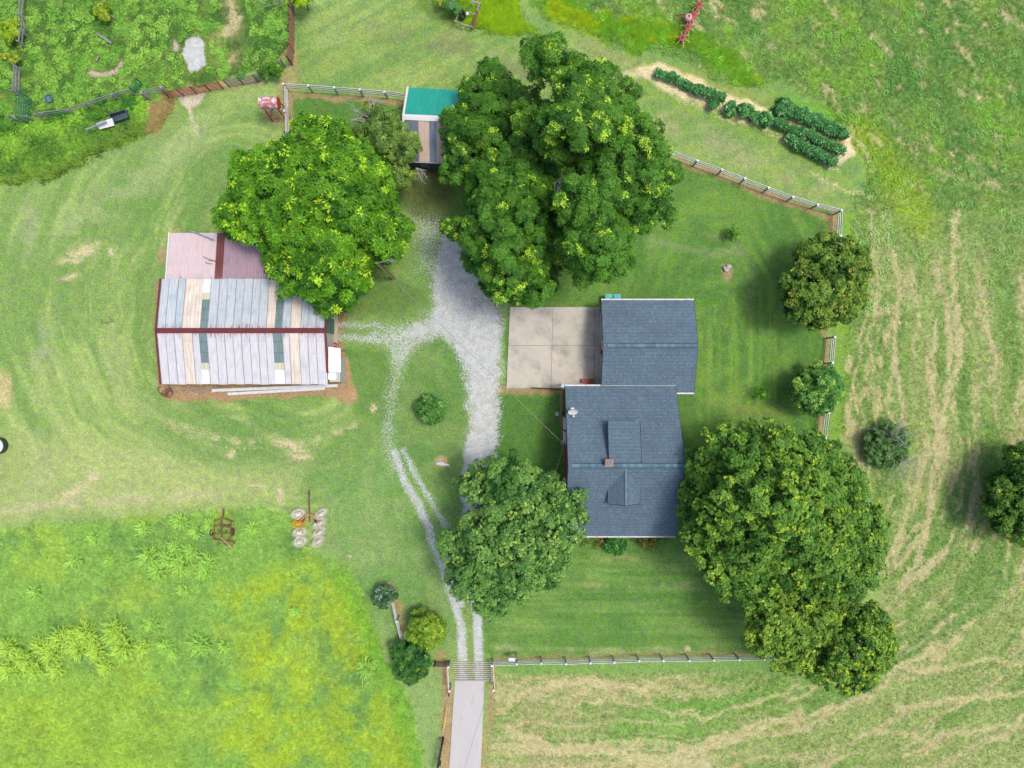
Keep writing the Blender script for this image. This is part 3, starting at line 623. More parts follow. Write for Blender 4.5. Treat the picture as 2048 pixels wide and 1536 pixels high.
def window(x, y, z, w, h, facing, parent, frame='white'):
    # facing: unit vector out of the wall
    n = Vector(facing); s = n.cross(Vector((0, 0, 1))); c = Vector((x, y, z)); m = MB()
    for k in (-1, 1):
        m.beam(c + s * k * w / 2 - Vector((0, 0, h / 2)) + n * .03, c + s * k * w / 2 + Vector((0, 0, h / 2)) + n * .03, .08, .08, up=n)
        m.beam(c - s * (w / 2 - .04) + Vector((0, 0, k * h / 2)) + n * .031, c + s * (w / 2 - .04) + Vector((0, 0, k * h / 2)) + n * .031, .075, .075)
    m.beam(c - s * (w / 2 - .04) + n * .028, c + s * (w / 2 - .04) + n * .028, .05, .04)
    win = m.build('window', M[frame], parent); g = MB(); g.beam(c - s * w / 2 + n * .012, c + s * w / 2 + n * .012, .02, h * .98); g.build('pane', M['glass'], win)
    sl = MB(); sl.beam(c - s * (w / 2 + .08) + Vector((0, 0, -h / 2 - .06)) + n * .07, c + s * (w / 2 + .08) + Vector((0, 0, -h / 2 - .06)) + n * .07, .14, .05); sl.build('sill', M['white'], win)
    return win
def door(x, y, w, h, facing, parent, m_='door', z0=0.0, name='door'):
    n = Vector(facing); s = n.cross(Vector((0, 0, 1))); c = Vector((x, y, z0 + h / 2)); m = MB()
    m.beam(c - s * w / 2 + n * .025, c + s * w / 2 + n * .025, .05, h)
    for k in range(4): 
        zz = Vector((0, 0, -h / 2 + h * (k + .5) / 4)); m.beam(c - s * w * .4 + n * .056 + zz, c + s * w * .4 + n * .056 + zz, .012, h * .18)
    d = m.build(name, M[m_], parent); MB().box(c + s * (w / 2 - .12) + n * .09, (.06, .06, .05)).build('handle', M['steel'], d); return d

# ---- house
hx0, hx1, hyS, hyN, he, hr = 4.45, 13.68, -12.72, -.17, 2.9, 6.1; hym = (hyS + hyN) / 2
house = thing('house', 'larger grey shingled brick house with two dormers and a chimney, south of the garage', 'house', (9, hym, 0))
b = MB(); x0, x1, y0, y1 = hx0 + .12, hx1 - .25, hyS + .35, hyN - .3
b.box(((x0 + x1) / 2, (y0 + y1) / 2, 1.4), (x1 - x0, y1 - y0, 2.8)); 
for xx in (x0 + .1, x1 - .1):
    hh = hr - .25; b.add([(xx - .1, y0, 2.8), (xx + .1, y0, 2.8), (xx + .1, y1, 2.8), (xx - .1, y1, 2.8), (xx - .1, hym, hh), (xx + .1, hym, hh)], [(0, 1, 5, 4), (2, 3, 4, 5), (1, 2, 5), (3, 0, 4), (3, 2, 1, 0)])
b.build('wall', M['brick'], house)
def roof_slope(quad, parent, seed, th=.14, name='roof_slope'):
    m = MB(); m.slab(quad, th); o = m.build(name, M['deck'], parent); shingles('shingle', quad, o, seed); return o
roof_slope([(hx0, hyS, he), (hx1, hyS, he), (hx1, hym, hr), (hx0, hym, hr)], house, 11)
roof_slope([(hx1, hyN, he), (hx0, hyN, he), (hx0, hym, hr), (hx1, hym, hr)], house, 12)
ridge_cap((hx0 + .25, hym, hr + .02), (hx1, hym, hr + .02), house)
def hroof(y): return hr - (hr - he) * abs(y - hym) / (hyN - hym)
M['slaterim'] = mat('slate_rim', C(50, 62, 72), .8)
def rake(a, b_, parent, m_='slaterim', name='rake_board'):
    return MB().beam(a, b_, .04, .18).build(name, M[m_], parent)
rake((hx0 - .022, hyS, he - .12), (hx0 - .022, hym, hr - .12), house); rake((hx0 - .022, hyN, he - .12), (hx0 - .022, hym, hr - .12), house)
rake((hx1 + .022, hyS, he - .12), (hx1 + .022, hym, hr - .12), house); rake((hx1 + .022, hyN, he - .12), (hx1 + .022, hym, hr - .12), house)
# shed dormer, north
sd = MB(); dx0, dx1, dyN, dyS = 7.68, 10.22, -2.95, hym + .28
dz1, dz0 = 5.42, 6.02
M['flash'] = mat('teal_grey_flashing', C(120, 150, 160), .5)
sd.add([(dx0 + .1, dyN - .12, hroof(dyN - .12) - .1), (dx1 - .1, dyN - .12, hroof(dyN - .12) - .1), (dx1 - .1, dyS, dz0 - .15), (dx0 + .1, dyS, dz0 - .15),
        (dx0 + .1, dyN - .12, dz1 - .08), (dx1 - .1, dyN - .12, dz1 - .08), (dx1 - .1, dyS, dz0 - .1), (dx0 + .1, dyS, dz0 - .1)],
       [(0, 1, 5, 4), (1, 2, 6, 5), (2, 3, 7, 6), (3, 0, 4, 7), (4, 5, 6, 7), (3, 2, 1, 0)])
dorm = sd.build('shed_dormer', M['white'], house)
q = [(dx1, dyN, dz1), (dx0, dyN, dz1), (dx0, dyS, dz0 + .06), (dx1, dyS, dz0 + .06)]
MB().slab(q, .1).build('dormer_deck', M['deck'], dorm); shingles('shingle', q, dorm, 13)
# gable dormer, south
gx0, gx1, gyF, gze, gzr = 7.72, 10.32, -9.62, 5.08, 5.92; gxm = (gx0 + gx1) / 2
def y_at(z): return hym - (hr - z) / (hr - he) * (hym - hyS)
gd = MB(); yb = y_at(gze) + .05
gd.add([(gx0 + .1, gyF + .15, hroof(gyF) - .1), (gx1 - .1, gyF + .15, hroof(gyF) - .1), (gx1 - .1, gyF + .15, gze - .06), (gxm, gyF + .15, gzr - .1), (gx0 + .1, gyF + .15, gze - .06),
        (gx0 + .1, yb + .2, hroof(yb) - .2), (gx1 - .1, yb + .2, hroof(yb) - .2), (gx1 - .1, yb + .2, gze - .08), (gxm, yb + .2, gzr - .12), (gx0 + .1, yb + .2, gze - .08)],
       [(0, 1, 2, 3, 4), (5, 9, 8, 7, 6), (1, 6, 7, 2), (0, 4, 9, 5), (2, 7, 8, 3), (4, 3, 8, 9)])
gdo = gd.build('gable_dormer', M['white'], house)
for xx in (dx0 - .02, dx1 + .02): MB().beam((xx, dyN, dz1 - .03), (xx, dyS - .2, dz0 + .0), .05, .14).build('rake_board', M['slaterim'], house)
MB().beam((7.45, hyN + .05, he + .06), (13.7, hyN + .05, he + .06), .10, .03).build('valley_flashing', M['flash'], house)
MB().beam((7.45, hyN + .14, he + .0), (13.7, hyN + .14, he + .0), .06, .06).build('eave_edge', M['slaterim'], house); window(gxm, gyF + .14, 4.95, .7, .62, (0, -1, 0), house)
for sx in (0, 1):
    ex = gx1 if sx else gx0
    q = [(ex, gyF, gze), (ex, yb, gze), (gxm, y_at(gzr) + .06, gzr), (gxm, gyF, gzr)]
    if not sx: q = [q[1], q[0], q[3], q[2]]
    MB().slab(q, .07).build('dormer_deck', M['deck'], gdo); shingles('shingle', q, gdo, 14 + sx)
for xx in (gx0, gx1):
    MB().beam((xx, gyF - .02, gze - .04), (gxm, gyF - .02, gzr - .04), .05, .12).build('rake_board', M['slaterim'], gdo)
    MB().beam((xx, gyF, gze - .04), (xx, yb, gze - .04), .06, .08).build('eave_edge', M['slaterim'], gdo)
m = MB(); rr_ = np.random.default_rng(3)
for i in range(11):
    ya = gyF + i * .27; k = 1.3 + .3 * rr_.random(); m.beam((gxm, ya, gzr + .035 - i * .0), (gxm, ya + .26, gzr + .03), .16, .02, tint=(k * .9, k, k, 1))
m.build('ridge_cap', M['shingle'], gdo, tinted=True)
# chimney
cx, cy = (W(1219, 926, 6.8).x, W(1219, 926, 6.8).y); ch = MB()
ch.box((cx, cy, 5.85), (.55, .5, 1.5)); M['dish_grey'] = mat('flue_grey', C(120, 130, 140), .7); ch.box((cx, cy, 6.65), (.62, .56, .1)); cho = ch.build('chimney', M['brickpale'], house)
MB().box((cx, cy, 6.72), (.40, .36, .06)).build('chimney_cap', M['dish_grey'], cho)
gutter((hx0, hyN, he - .03), (7.45, hyN, he - .03), house, out=(0, 1, 0)); gutter((hx0, hyS, he - .03), (hx1, hyS, he - .03), house, out=(0, -1, 0))
for yy in (-3.4, -4.6, -8.6, -10.8): window(x0 - .002, yy, 1.6, .9, 1.2, (-1, 0, 0), house)
for yy in (-3.5, -9.0): window(x1 + .002, yy, 1.6, 1.0, 1.2, (1, 0, 0), house)
for xx in (5.9, 7.6, 11.9): window(xx, y0 - .002, 1.6, 1.0, 1.3, (0, -1, 0), house)
door(9.6, y0 - .002, 1.0, 2.1, (0, -1, 0), house); door(5.9, y1 + .002, .95, 2.1, (0, 1, 0), house)
# electric meter mast
mm_ = W(1128, 889, 3.6); mast = MB(); mast.tube([(mm_.x, mm_.y, 1.2), (mm_.x, mm_.y, 3.7), (mm_.x - .1, mm_.y, 3.85)], .035, 8); mast.box((mm_.x + .02, mm_.y, 1.4), (.18, .3, .5)); mast.build('service_mast', M['steel'], house)
# downspout and splash flashing at the north-west corner
ds = MB(); p = W(1128, 772, 2.8); ds.box((p.x, p.y, 2.78), (.45, .3, .05), rz=-.5); ds.beam((p.x + .1, p.y + .15, 2.75), (p.x + .1, p.y + .15, .1), .08, .1); ds.build('downspout', mat('pale_blue_flashing', C(176, 206, 220), .5), house)

# ---- garage
gx0_, gx1_, gyS_, gyN_, ge, gr = 7.50, 15.28, -.72, 7.04, 2.7, 3.92; gym = (gyS_ + gyN_) / 2
garage = thing('garage', 'grey shingled garage beside the concrete pad, joined to the north end of the brick house', 'garage', (11.4, gym, 0))
b = MB(); x0, x1, y0, y1 = gx0_ + .28, gx1_ - .3, gyS_ + .35, gyN_ - .3
b.box(((x0 + x1) / 2, (y0 + y1) / 2, 1.27), (x1 - x0, y1 - y0, 2.54))
for xx in (x0 + .1, x1 - .1):
    b.add([(xx - .1, y0, 2.54), (xx + .1, y0, 2.54), (xx + .1, y1, 2.54), (xx - .1, y1, 2.54), (xx - .1, gym, gr - .22), (xx + .1, gym, gr - .22)], [(0, 1, 5, 4), (2, 3, 4, 5), (1, 2, 5), (3, 0, 4), (3, 2, 1, 0)])
b.build('wall', M['brick'], garage)
roof_slope([(gx0_, gyS_, ge), (gx1_, gyS_, ge), (gx1_, gym, gr), (gx0_, gym, gr)], garage, 21)
roof_slope([(gx1_, gyN_, ge), (gx0_, gyN_, ge), (gx0_, gym, gr), (gx1_, gym, gr)], garage, 22)
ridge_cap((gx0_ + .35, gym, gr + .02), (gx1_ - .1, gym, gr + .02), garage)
for s_ in (gyS_, gyN_):
    rake((gx0_ - .022, s_, ge - .12), (gx0_ - .022, gym, gr - .12), garage); rake((gx1_ + .022, s_, ge - .12), (gx1_ + .022, gym, gr - .12), garage)
gutter((gx0_, gyN_, ge - .03), (gx1_, gyN_, ge - .03), garage, out=(0, 1, 0)); gutter((13.75, gyS_, ge - .03), (gx1_, gyS_, ge - .03), garage, out=(0, -1, 0))
for yy in (1.2, 4.9): door(x0 - .002, yy, 2.7, 2.15, (-1, 0, 0), garage, name='garage_door')
vp = MB().box((gx0_ - .06, gym, gr - .3), (.16, .62, .4)); vp.build('gable_vent', M['rust'], garage)
window(x1 + .002, 3.2, 1.6, 1.0, 1.0, (1, 0, 0), garage)

# ---- metal sheet roofing
def sheet(name, q, material, parent, ribs=4, rib=.03, seedu=0, lift=0.0):
    # q: ridge left, ridge right, eave right, eave left, seen from above with the ridge at the top
    a, b_, c, d = [Vector(p) for p in q]; n = -(b_ - a).cross(d - a).normalized()
    if n.z < 0: n = -n
    prof = []
    for k in range(ribs): 
        u = (k + .5) / ribs; w = .16 / ribs
        prof += [(u - w * 1.6, 0), (u - w, 1), (u + w, 1), (u + w * 1.6, 0)]
    prof = [(0, 0)] + prof + [(1, 0)]; v = []; uv = []
    for e in (0, 1):
        for u, z in prof:
            p = (a * (1 - u) + b_ * u) * (1 - e) + (d * (1 - u) + c * u) * e + n * (z * rib + lift); v.append(tuple(p)); uv.append((seedu + u * (b_ - a).length, e * (d - a).length, seedu * 3.1))
    k = len(prof)
    up = (Vector(v[1]) - Vector(v[0])).cross(Vector(v[k]) - Vector(v[0])).z > 0
    f = [(i, i + 1, k + i + 1, k + i) if up else (i, k + i, k + i + 1, i + 1) for i in range(k - 1)]
    v2 = [tuple(Vector(p) - n * .012) for p in v]; n0 = len(v)
    f += [(n0 + i, n0 + k + i, n0 + k + i + 1, n0 + i + 1) if up else (n0 + i, n0 + i + 1, n0 + k + i + 1, n0 + k + i) for i in range(k - 1)]
    me = bpy.data.meshes.new(name); me.from_pydata(v + v2, [], f); me.materials.append(M[material])
    at = me.attributes.new('run', 'FLOAT_VECTOR', 'POINT'); at.data.foreach_set('vector', np.array(uv + uv, dtype=np.float32).ravel()); me.update()
    return put(name, me, parent)

M['lap'] = mat('lap_seam', C(160, 152, 156), .8, n1=(2, .3), n2=(10, .3))
barn = thing('metal_barn', 'long metal barn roofed in pale galvanised and cream sheets with two rows of skylights', 'barn', (-22.3, 4.4, 0))
be, br = 3.0, 3.78; byS, byN, bym = 0.0, 8.76, 4.40
bx0, bx1 = -29.25, -15.42
b = MB(); b.box(((bx0 + bx1) / 2 , (byS + byN) / 2, 1.42), (bx1 - bx0 - .5, byN - byS - .5, 2.84))
for xx in (bx0 + .35, bx1 - .35): b.add([(xx - .1, .25, 2.84), (xx + .1, .25, 2.84), (xx + .1, byN - .25, 2.84), (xx - .1, byN - .25, 2.84), (xx - .1, bym, br - .15), (xx + .1, bym, br - .15)], [(0, 1, 5, 4), (2, 3, 4, 5), (1, 2, 5), (3, 0, 4), (3, 2, 1, 0)])
b.build('wall', M['wallwhite'], barn)
roofS = MB().slab([(bx0, byS + .05, be - .05), (bx1, byS + .05, be - .05), (bx1, bym, br - .05), (bx0, bym, br - .05)], .05).build('roof_slope', M['deck'], barn)
roofN = MB().slab([(bx1, byN - .05, be - .05), (bx0, byN - .05, be - .05), (bx0, bym, br - .05), (bx1, bym, br - .05)], .05).build('roof_slope', M['deck'], barn)
SB = [324, 340.5, 357, 373, 393, 406, 422, 439.5, 456.4, 473.6, 489.8, 506.5, 522.9, 538.4, 551.6, 572, 584.4, 604, 621, 637.7, 655.5]
ST = 'GGGCGKGGGGGGGGKGCGGG'
NB = [322, 338, 356, 370.5, 405, 421, 438, 454.5, 471, 487, 503.7, 519.6, 535.7, 552, 566.5, 583, 603, 617, 633, 650.5]
NT = 'BBBCKBBBBBBBCKBCBBB'
def bx(px, z): return W(px, 700, z).x
def barn_side(B, T, y_e, side, parent, edge_px_at):
    for i, t in enumerate(T):
        fa = (B[i] - B[0]) / (B[-1] - B[0]); fb = (B[i + 1] - B[0]) / (B[-1] - B[0])
        xa = bx0 + fa * (bx1 - bx0); xb = bx0 + fb * (bx1 - bx0); lap = .03 if i % 2 else 0; z = .008 * (i % 2)
        if t == 'K':
            cuts = [(0, .20, 'fibre'), (.205, .41, 'fibre'), (.415, .60, 'fibre'), (.60, .73, 'fibreyellow'), (.73, 1.0, 'sheetwhite')]
            for c0, c1, mt in cuts:
                def pt(x, c): return (x, bym + (y_e - bym) * c, br + (be - br) * c)
                o = sheet('skylight_panel' if mt != 'sheetwhite' else 'roof_sheet', [pt(xa, c0), pt(xb, c0), pt(xb, c1), pt(xa, c1)], mt, parent, ribs=4, rib=.012, seedu=i * 7.3 + c0 * 10, lift=-.01 if mt == 'fibre' else .012)
                if mt == 'fibre' : o['label'] = 'greenish see-through roof panel'
            continue
        mt = {'G': 'galv', 'B': 'galvblue', 'C': 'cream'}[t]
        ov = .05 * ((i * 37) % 5) / 5 * (1 if side < 0 else -1)
        sheet('roof_sheet', [(xa - lap, bym, br), (xb + lap, bym, br), (xb + lap, y_e - abs(ov) * (1 if y_e < bym else -1), be), (xa - lap, y_e - abs(ov) * (1 if y_e < bym else -1), be)], mt, parent, ribs=5 if t == 'C' else 4, rib=.022, seedu=i * 7.3 + (50 if side > 0 else 0), lift=z)
        if t != 'C' or T[i - 1] != 'C':
            MB().beam((xa + .01, bym, br + .028), (xa + .01, y_e, be + .028), .045, .02).build('sheet_lap', M['lap'], parent)
barn_side(SB, ST, byS, -1, roofS, None); barn_side(NB, NT, byN, 1, roofN, None)
m = MB(); m.add([(bx0 - .1, bym - .22, br - .0), (bx1, bym - .22, br - .0), (bx1, bym, br + .07), (bx0 - .1, bym, br + .07), (bx0 - .1, bym + .22, br - .0), (bx1, bym + .22, br - .0)], [(0, 1, 2, 3), (3, 2, 5, 4)]).build('ridge_cap', M['trim'], barn)
for xx, yy, ys in ((bx0 - .07, byS - .02, -1), (bx0 - .07, byN + .02, 1), (bx1 + .05, byN + .02, 1)):
    MB().beam((xx, bym, br + .02), (xx, yy, be + .02), .16, .16).build('rake_trim', M['trim'], barn)
MB().beam((bx1 + .05, bym, br + .02), (bx1 + .05, .95, 3.17), .16, .16).build('rake_trim', M['trim'], barn)
dd = MB(); dd.box((bx1 - .16, 5.0, 1.5), (.08, 1.3, 2.4)); dd.build('sliding_door', mat('green_sliding_door', C(80, 120, 110), .6), barn)
# east lean-to against the barn
lt = thing('lean_to', 'small white metal lean-to roof against the east end of the metal barn', 'lean-to', (-14.8, 2.2, 0))
def quad_px(pts, hs): return [W(x, y, h) for (x, y), h in zip(pts, hs)]
q = quad_px([(656.5, 693), (681, 696.5), (681.5, 745), (656.5, 744)], [2.5, 2.1, 2.1, 2.5])
for i in range(3):
    fa, fb = i / 3 + .004, (i + 1) / 3 - .004; L_ = lambda p, r_, f: p * (1 - f) + r_ * f
    sheet('roof_sheet', [L_(q[3], q[0], fb), L_(q[3], q[0], fa), L_(q[2], q[1], fa), L_(q[2], q[1], fb)], 'sheetwhite', lt, ribs=4, rib=.02, seedu=i * 5.1, lift=.006 * i)
q2 = quad_px([(656.5, 744.8), (679, 745.5), (679, 759), (656, 759)], [2.2, 1.9, 1.9, 2.2])
sheet('roof_sheet', [q2[3], q2[0], q2[1], q2[2]], 'sheetwhite', lt, ribs=3, rib=.02, seedu=44)
for (px, py) in ((680, 699), (680, 742), (678, 757)):
    p = W(px, py, 2.0); MB().beam((p.x - .06, p.y, -.05), (p.x - .06, p.y, 2.02), .09, .09).build('post', M['oldwood'], lt)
MB().box((q2[0].x + .5, (q2[0].y + q2[3].y) / 2 + .6, 1.0), (.9, 2.2, 2.0)).build('wall', M['wallwhite'], lt)

# ---- pink lean-to north of the barn
pk = thing('pink_shed', 'faded pink metal-roofed shed joined to the north side of the barn, half under a tree', 'shed', (-25, 11, 0))
pw = [333, 347, 361, 375, 389, 403, 417, 431, 447, 461, 475, 489, 503, 518, 533, 548]
ph0, ph1 = 2.92, 2.35
m = MB(); a_ = W(333, 560, ph0); b2_ = W(548, 466, ph1); m.box(((a_.x + b2_.x) / 2, (a_.y + b2_.y) / 2 , 1.1), (b2_.x - a_.x - .4, b2_.y - a_.y - .3, 2.2)); m.build('wall', M['wallwhite'], pk)
rf = MB().slab([(a_.x, a_.y, ph0 - .06), (b2_.x, a_.y, ph0 - .06), (b2_.x, b2_.y, ph1 - .06), (a_.x, b2_.y, ph1 - .06)], .05).build('roof_slope', M['deck'], pk)
for i in range(len(pw) - 1):
    mt = 'pink' if i < 7 else 'redsheet' if i == 7 else 'mauve'
    xa = a_.x + (pw[i] - 333) / 215 * (b2_.x - a_.x); xb = a_.x + (pw[i + 1] - 333) / 215 * (b2_.x - a_.x)
    sheet('roof_sheet', [(xa - .01, a_.y, ph0), (xb + .01, a_.y, ph0), (xb + .01, b2_.y, ph1), (xa - .01, b2_.y, ph1)], mt, rf, ribs=3, rib=.035, seedu=200 + i * 4.7, lift=.008 * (i % 2))
MB().beam((a_.x - .04, a_.y, ph0 + .02), (a_.x - .04, b2_.y + .05, ph1 + .02), .1, .14).build('rake_trim', M['white'], pk)

# ---- green-roofed shed
gs = thing('green_shed', 'small shed with a teal green metal roof slope and white ridge under the pecan trees', 'shed', (-5.2, 22, 0))
ang = R(-2.6); o_ = Vector((W(808, 233, 4.2).x, W(808, 233, 4.2).y, 0)); ux = Vector((math.cos(ang), math.sin(ang), 0)); uy = Vector((-math.sin(ang), math.cos(ang), 0))
def gp(u, v, z): return tuple(o_ + ux * u + uy * v + Vector((0, 0, z)))
Lr, nrun, srun, zr, ze = 7.0, 3.05, 3.12, 4.2, 2.6
m = MB()
m.add([gp(.3, -srun + .35, -.1), gp(Lr - .3, -srun + .35, -.1), gp(Lr - .3, nrun - .35, -.1), gp(.3, nrun - .35, -.1), gp(.3, -srun + .35, 2.6), gp(Lr - .3, -srun + .35, 2.6), gp(Lr - .3, nrun - .35, 2.6), gp(.3, nrun - .35, 2.6), gp(.3, 0, 4.05), gp(Lr - .3, 0, 4.05)],
      [(0, 1, 5, 4), (1, 2, 6, 9, 5), (2, 3, 7, 6), (3, 0, 4, 8, 7), (4, 5, 9, 8), (6, 7, 8, 9)]); m.build('wall', M['darkgreen'], gs)
rn = MB().slab([gp(Lr, nrun, ze - .04), gp(0, nrun, ze - .04), gp(0, 0, zr - .04), gp(Lr, 0, zr - .04)], .05).build('roof_slope', M['deck'], gs)
rs_ = MB().slab([gp(0, -srun, ze - .04), gp(Lr, -srun, ze - .04), gp(Lr, 0, zr - .04), gp(0, 0, zr - .04)], .05).build('roof_slope', M['deck'], gs)
for i in range(8):
    u0, u1 = i * Lr / 8, (i + 1) * Lr / 8
    sheet('roof_sheet', [gp(u0, 0, zr), gp(u1, 0, zr), gp(u1, nrun, ze), gp(u0, nrun, ze)], 'greensheet', rn, ribs=4, rib=.03, seedu=300 + i * 3.3, lift=.006 * (i % 2))
cu = [0, .55, 1.17, 2.05, 2.65, 3.35, 4.0, 4.7, 5.5, 6.3, 7.0]; ct = ['bluegrey', 'bluegrey', 'tan', 'bluegrey', 'tan', 'bluegrey', 'tan', 'tan', 'bluegrey', 'bluegrey']
for i in range(10): sheet('roof_sheet', [gp(cu[i], 0, zr), gp(cu[i + 1], 0, zr), gp(cu[i + 1], -srun, ze), gp(cu[i], -srun, ze)], ct[i], rs_, ribs=4, rib=.02, seedu=400 + i * 3.3, lift=.006 * (i % 2))
MB().add([gp(-.1, -.26, zr - .03), gp(Lr + .1, -.26, zr - .03), gp(Lr + .1, 0, zr + .08), gp(-.1, 0, zr + .08), gp(-.1, .2, zr - .01), gp(Lr + .1, .2, zr - .01)], [(0, 1, 2, 3), (3, 2, 5, 4)]).build('ridge_cap', M['white'], gs)
for v_, in ((nrun,), (-srun,)): MB().beam(gp(-.06, 0, zr + .03), gp(-.06, v_ * 1.01, ze + .03), .16, .14).build('rake_trim', M['white'], gs)
MB().beam(gp(0, -srun - .03, ze - .1), gp(Lr, -srun - .03, ze - .1), .04, .1).build('fascia', M['white'], gs)
MB().beam(gp(1.0, -srun + .31, 1.3), gp(1.75, -srun + .31, 1.3), .05, 2.3).build('door', M['bluegrey'], gs)

# ------------------------------------------------------------------ fences
def fence(label, tops, parent_name='rail_fence', h=1.35, nr=3, post='post', rail='fence', group=None, side=1, caps=True, pw_=.12, rw=.13, cat='fence', first=True, last=True, railgap=.36):
    P_ = [W(x, y, h) for x, y in tops]; t = thing(parent_name, label, cat, (P_[0].x, P_[0].y, 0), group)
    n = len(P_)
    for i, p in enumerate(P_):
        if (i == 0 and not first) or (i == n - 1 and not last): continue
        tl = Vector((random.gauss(0, .02), random.gauss(0, .02), 0)); m = MB(); m.beam((p.x, p.y, -.1), (p.x + tl.x, p.y + tl.y, h + .08 + random.gauss(0, .02)), pw_, pw_)
        po = m.build('post', M[post], t)
        if caps: MB().box((p.x + tl.x, p.y + tl.y, h + .1), (pw_ + .05, pw_ + .05, .06), rz=random.random() * .2).build('post_cap', M['white'], po)
    for a, b_ in zip(P_[:-1], P_[1:]):
        d = (b_ - a).normalized(); s = Vector((-d.y, d.x, 0)) * (side * (pw_ / 2 + .022))
        for k in range(nr):
            z = h - .07 - k * railgap; j1, j2 = random.gauss(0, .012), random.gauss(0, .012)
            MB().beam((a.x + s.x - d.x * .03, a.y + s.y - d.y * .03, z + j1), (b_.x + s.x + d.x * .03, b_.y + s.y + d.y * .03, z + j2), .04, rw).build('rail', M[rail], t)
    return t
fence('white rail fence from the teal-roofed shed west to the red tank', [(567, 169), (617, 172), (668, 176), (720, 180), (770, 184), (812, 189)], last=False)
fence('short white rail fence going south from the corner post beside the red fuel tank', [(567.5, 172), (568, 223), (569, 272), (570, 320)], first=False)
fence('long white rail fence slanting along the grass south of the garden rows', [(1300, 288), (1345, 303), (1394, 322), (1444, 340), (1490, 358), (1537, 376), (1586, 394), (1635, 409), (1683, 421)])
fence('white rail fence on the east side of the yard, north of the olive-toned tree', [(1683.5, 424), (1681, 472), (1677, 522), (1674, 573), (1672, 624)], first=False)
fence('white rail fence on the east yard side, south of the olive-toned tree', [(1670, 674), (1665, 726), (1661, 776), (1657, 826), (1651, 876), (1648, 926)])
fence('white rail fence along the south edge of the front lawn', [(984, 1330), (1034, 1328), (1083, 1326), (1132, 1327), (1181, 1325), (1229, 1324), (1278, 1322), (1326, 1320.5), (1379, 1321), (1427, 1320), (1478, 1319), (1528, 1318), (1578, 1317)], side=-1)
fence('short white single-rail wing fence on the east side of the cattle guard', [(984.5, 1333), (987, 1380)], nr=2, first=False, rw=.16)
fence('short white single-rail wing fence on the west side of the cattle guard', [(897, 1334), (899, 1381)], nr=2, rw=.2, side=-1)
fence('short white rail fence between the flowering bush and the yellow-green shrub', [(784, 1200), (793, 1242), (805, 1288), (815, 1330)], side=-1)
# mesh panel beside the wing fence
t = thing('mesh_panel', 'grey wire mesh panel in a brown frame at the west side of the entrance', 'fence', W(882, 1328))
a_, b2_ = W(868, 1334, 1.25), W(896, 1335, 1.25)
for p in (a_, b2_): MB().beam((p.x, p.y, -.1), (p.x, p.y, 1.3), .14, .14).build('post', M['rust'], t)
for z in (.12, 1.22): MB().beam((a_.x, a_.y, z), (b2_.x, b2_.y, z), .05, .08).build('rail', M['oldwood'], t)
m = MB()
for k in range(14): x = a_.x + (b2_.x - a_.x) * (k + .5) / 14; m.beam((x, a_.y, .15), (x, a_.y, 1.2), .03, .012)
for k in range(9): z = .22 + k * .115; m.beam((a_.x + .08, a_.y, z), (b2_.x - .08, b2_.y, z), .02, .02)
o = m.build('wire_mesh', M['wiremesh'], t)
# pasture fences
def gate(label, a, b_, h, nb, mt, bars=3, name='tube_gate', zs=None, tube_r=.03, extra=None):
    A, B = W(*a, h), W(*b_, h); t = thing(name, label, 'gate', (A.x, A.y, 0))
    for k in range(nb):
        z = .2 + (h - .2) * k / (nb - 1); MB().tube([(A.x, A.y, z), (B.x, B.y, z)], tube_r, 6).build('rail', M[mt], t)
    for k in range(bars):
        u = k / (bars - 1) * .96 + .02; p = A.lerp(B, u); MB().beam((p.x, p.y, .1), (p.x, p.y, h + .04), .07, .07).build('upright', M[mt], t)
    return t
gate('long rusty red tube gate across the track into the pasture', (323, 184), (436, 163), 1.5, 7, 'red_gate', 5)
gate('dark grey tube gate just east of the red gate', (444, 160), (505, 150), 1.5, 6, 'dark_gate', 3)
gate('dark tube gate with bushes in front of it, by the brown fence corner', (506, 150), (562, 119), 1.5, 6, 'dark_gate', 2)
gate('bright green tube gate leaning open beside the grey boards', (31, 234), (33, 180), 1.9, 7, 'green_gate', 2, tube_r=.035)
fence('weathered grey wooden fence at the far upper left corner of the pasture', [(38, -20), (34, 28), (41, 50), (37, 60), (34, 82)], 'wooden_fence', nr=2, post='oldwood', rail='oldwood', caps=False, h=1.2)
fence('two grey boards between low posts in the weeds above the green gate', [(25, 128), (23, 180)], 'wooden_fence', nr=3, post='oldwood', rail='oldwood', caps=False, h=1.1, railgap=.33, rw=.18)
fence('old grey plank fence along the bottom of the green gate', [(17, 232), (30, 237), (54, 233)], 'wooden_fence', nr=2, post='oldwood', rail='oldwood', caps=False, h=1.1)
fence('old wooden fence sagging through the hedge of weeds in the pasture', [(70, 229), (85, 226), (135, 220), (170, 207), (225, 189), (258, 180)], 'wooden_fence', nr=2, post='oldwood', rail='oldwood', caps=False, h=1.2)
fence('grey wooden fence ending at the thick post by the red gate', [(283, 186), (322, 175)], 'wooden_fence', nr=3, post='oldwood', rail='oldwood', caps=False, h=1.5, pw_=.22)
t = fence('dense brown wire fence along the right edge of the pasture', [(576, -25), (576, 8), (577, 34), (576, 60), (576, 86), (573, 112)], 'wire_fence', nr=9, post='rust', rail='wiremesh', caps=False, h=1.6, railgap=.16, rw=.03)
gate('small green tube gate half hidden in the pasture weeds', (258, 176), (272, 157), 1.2, 4, 'green_gate', 2)

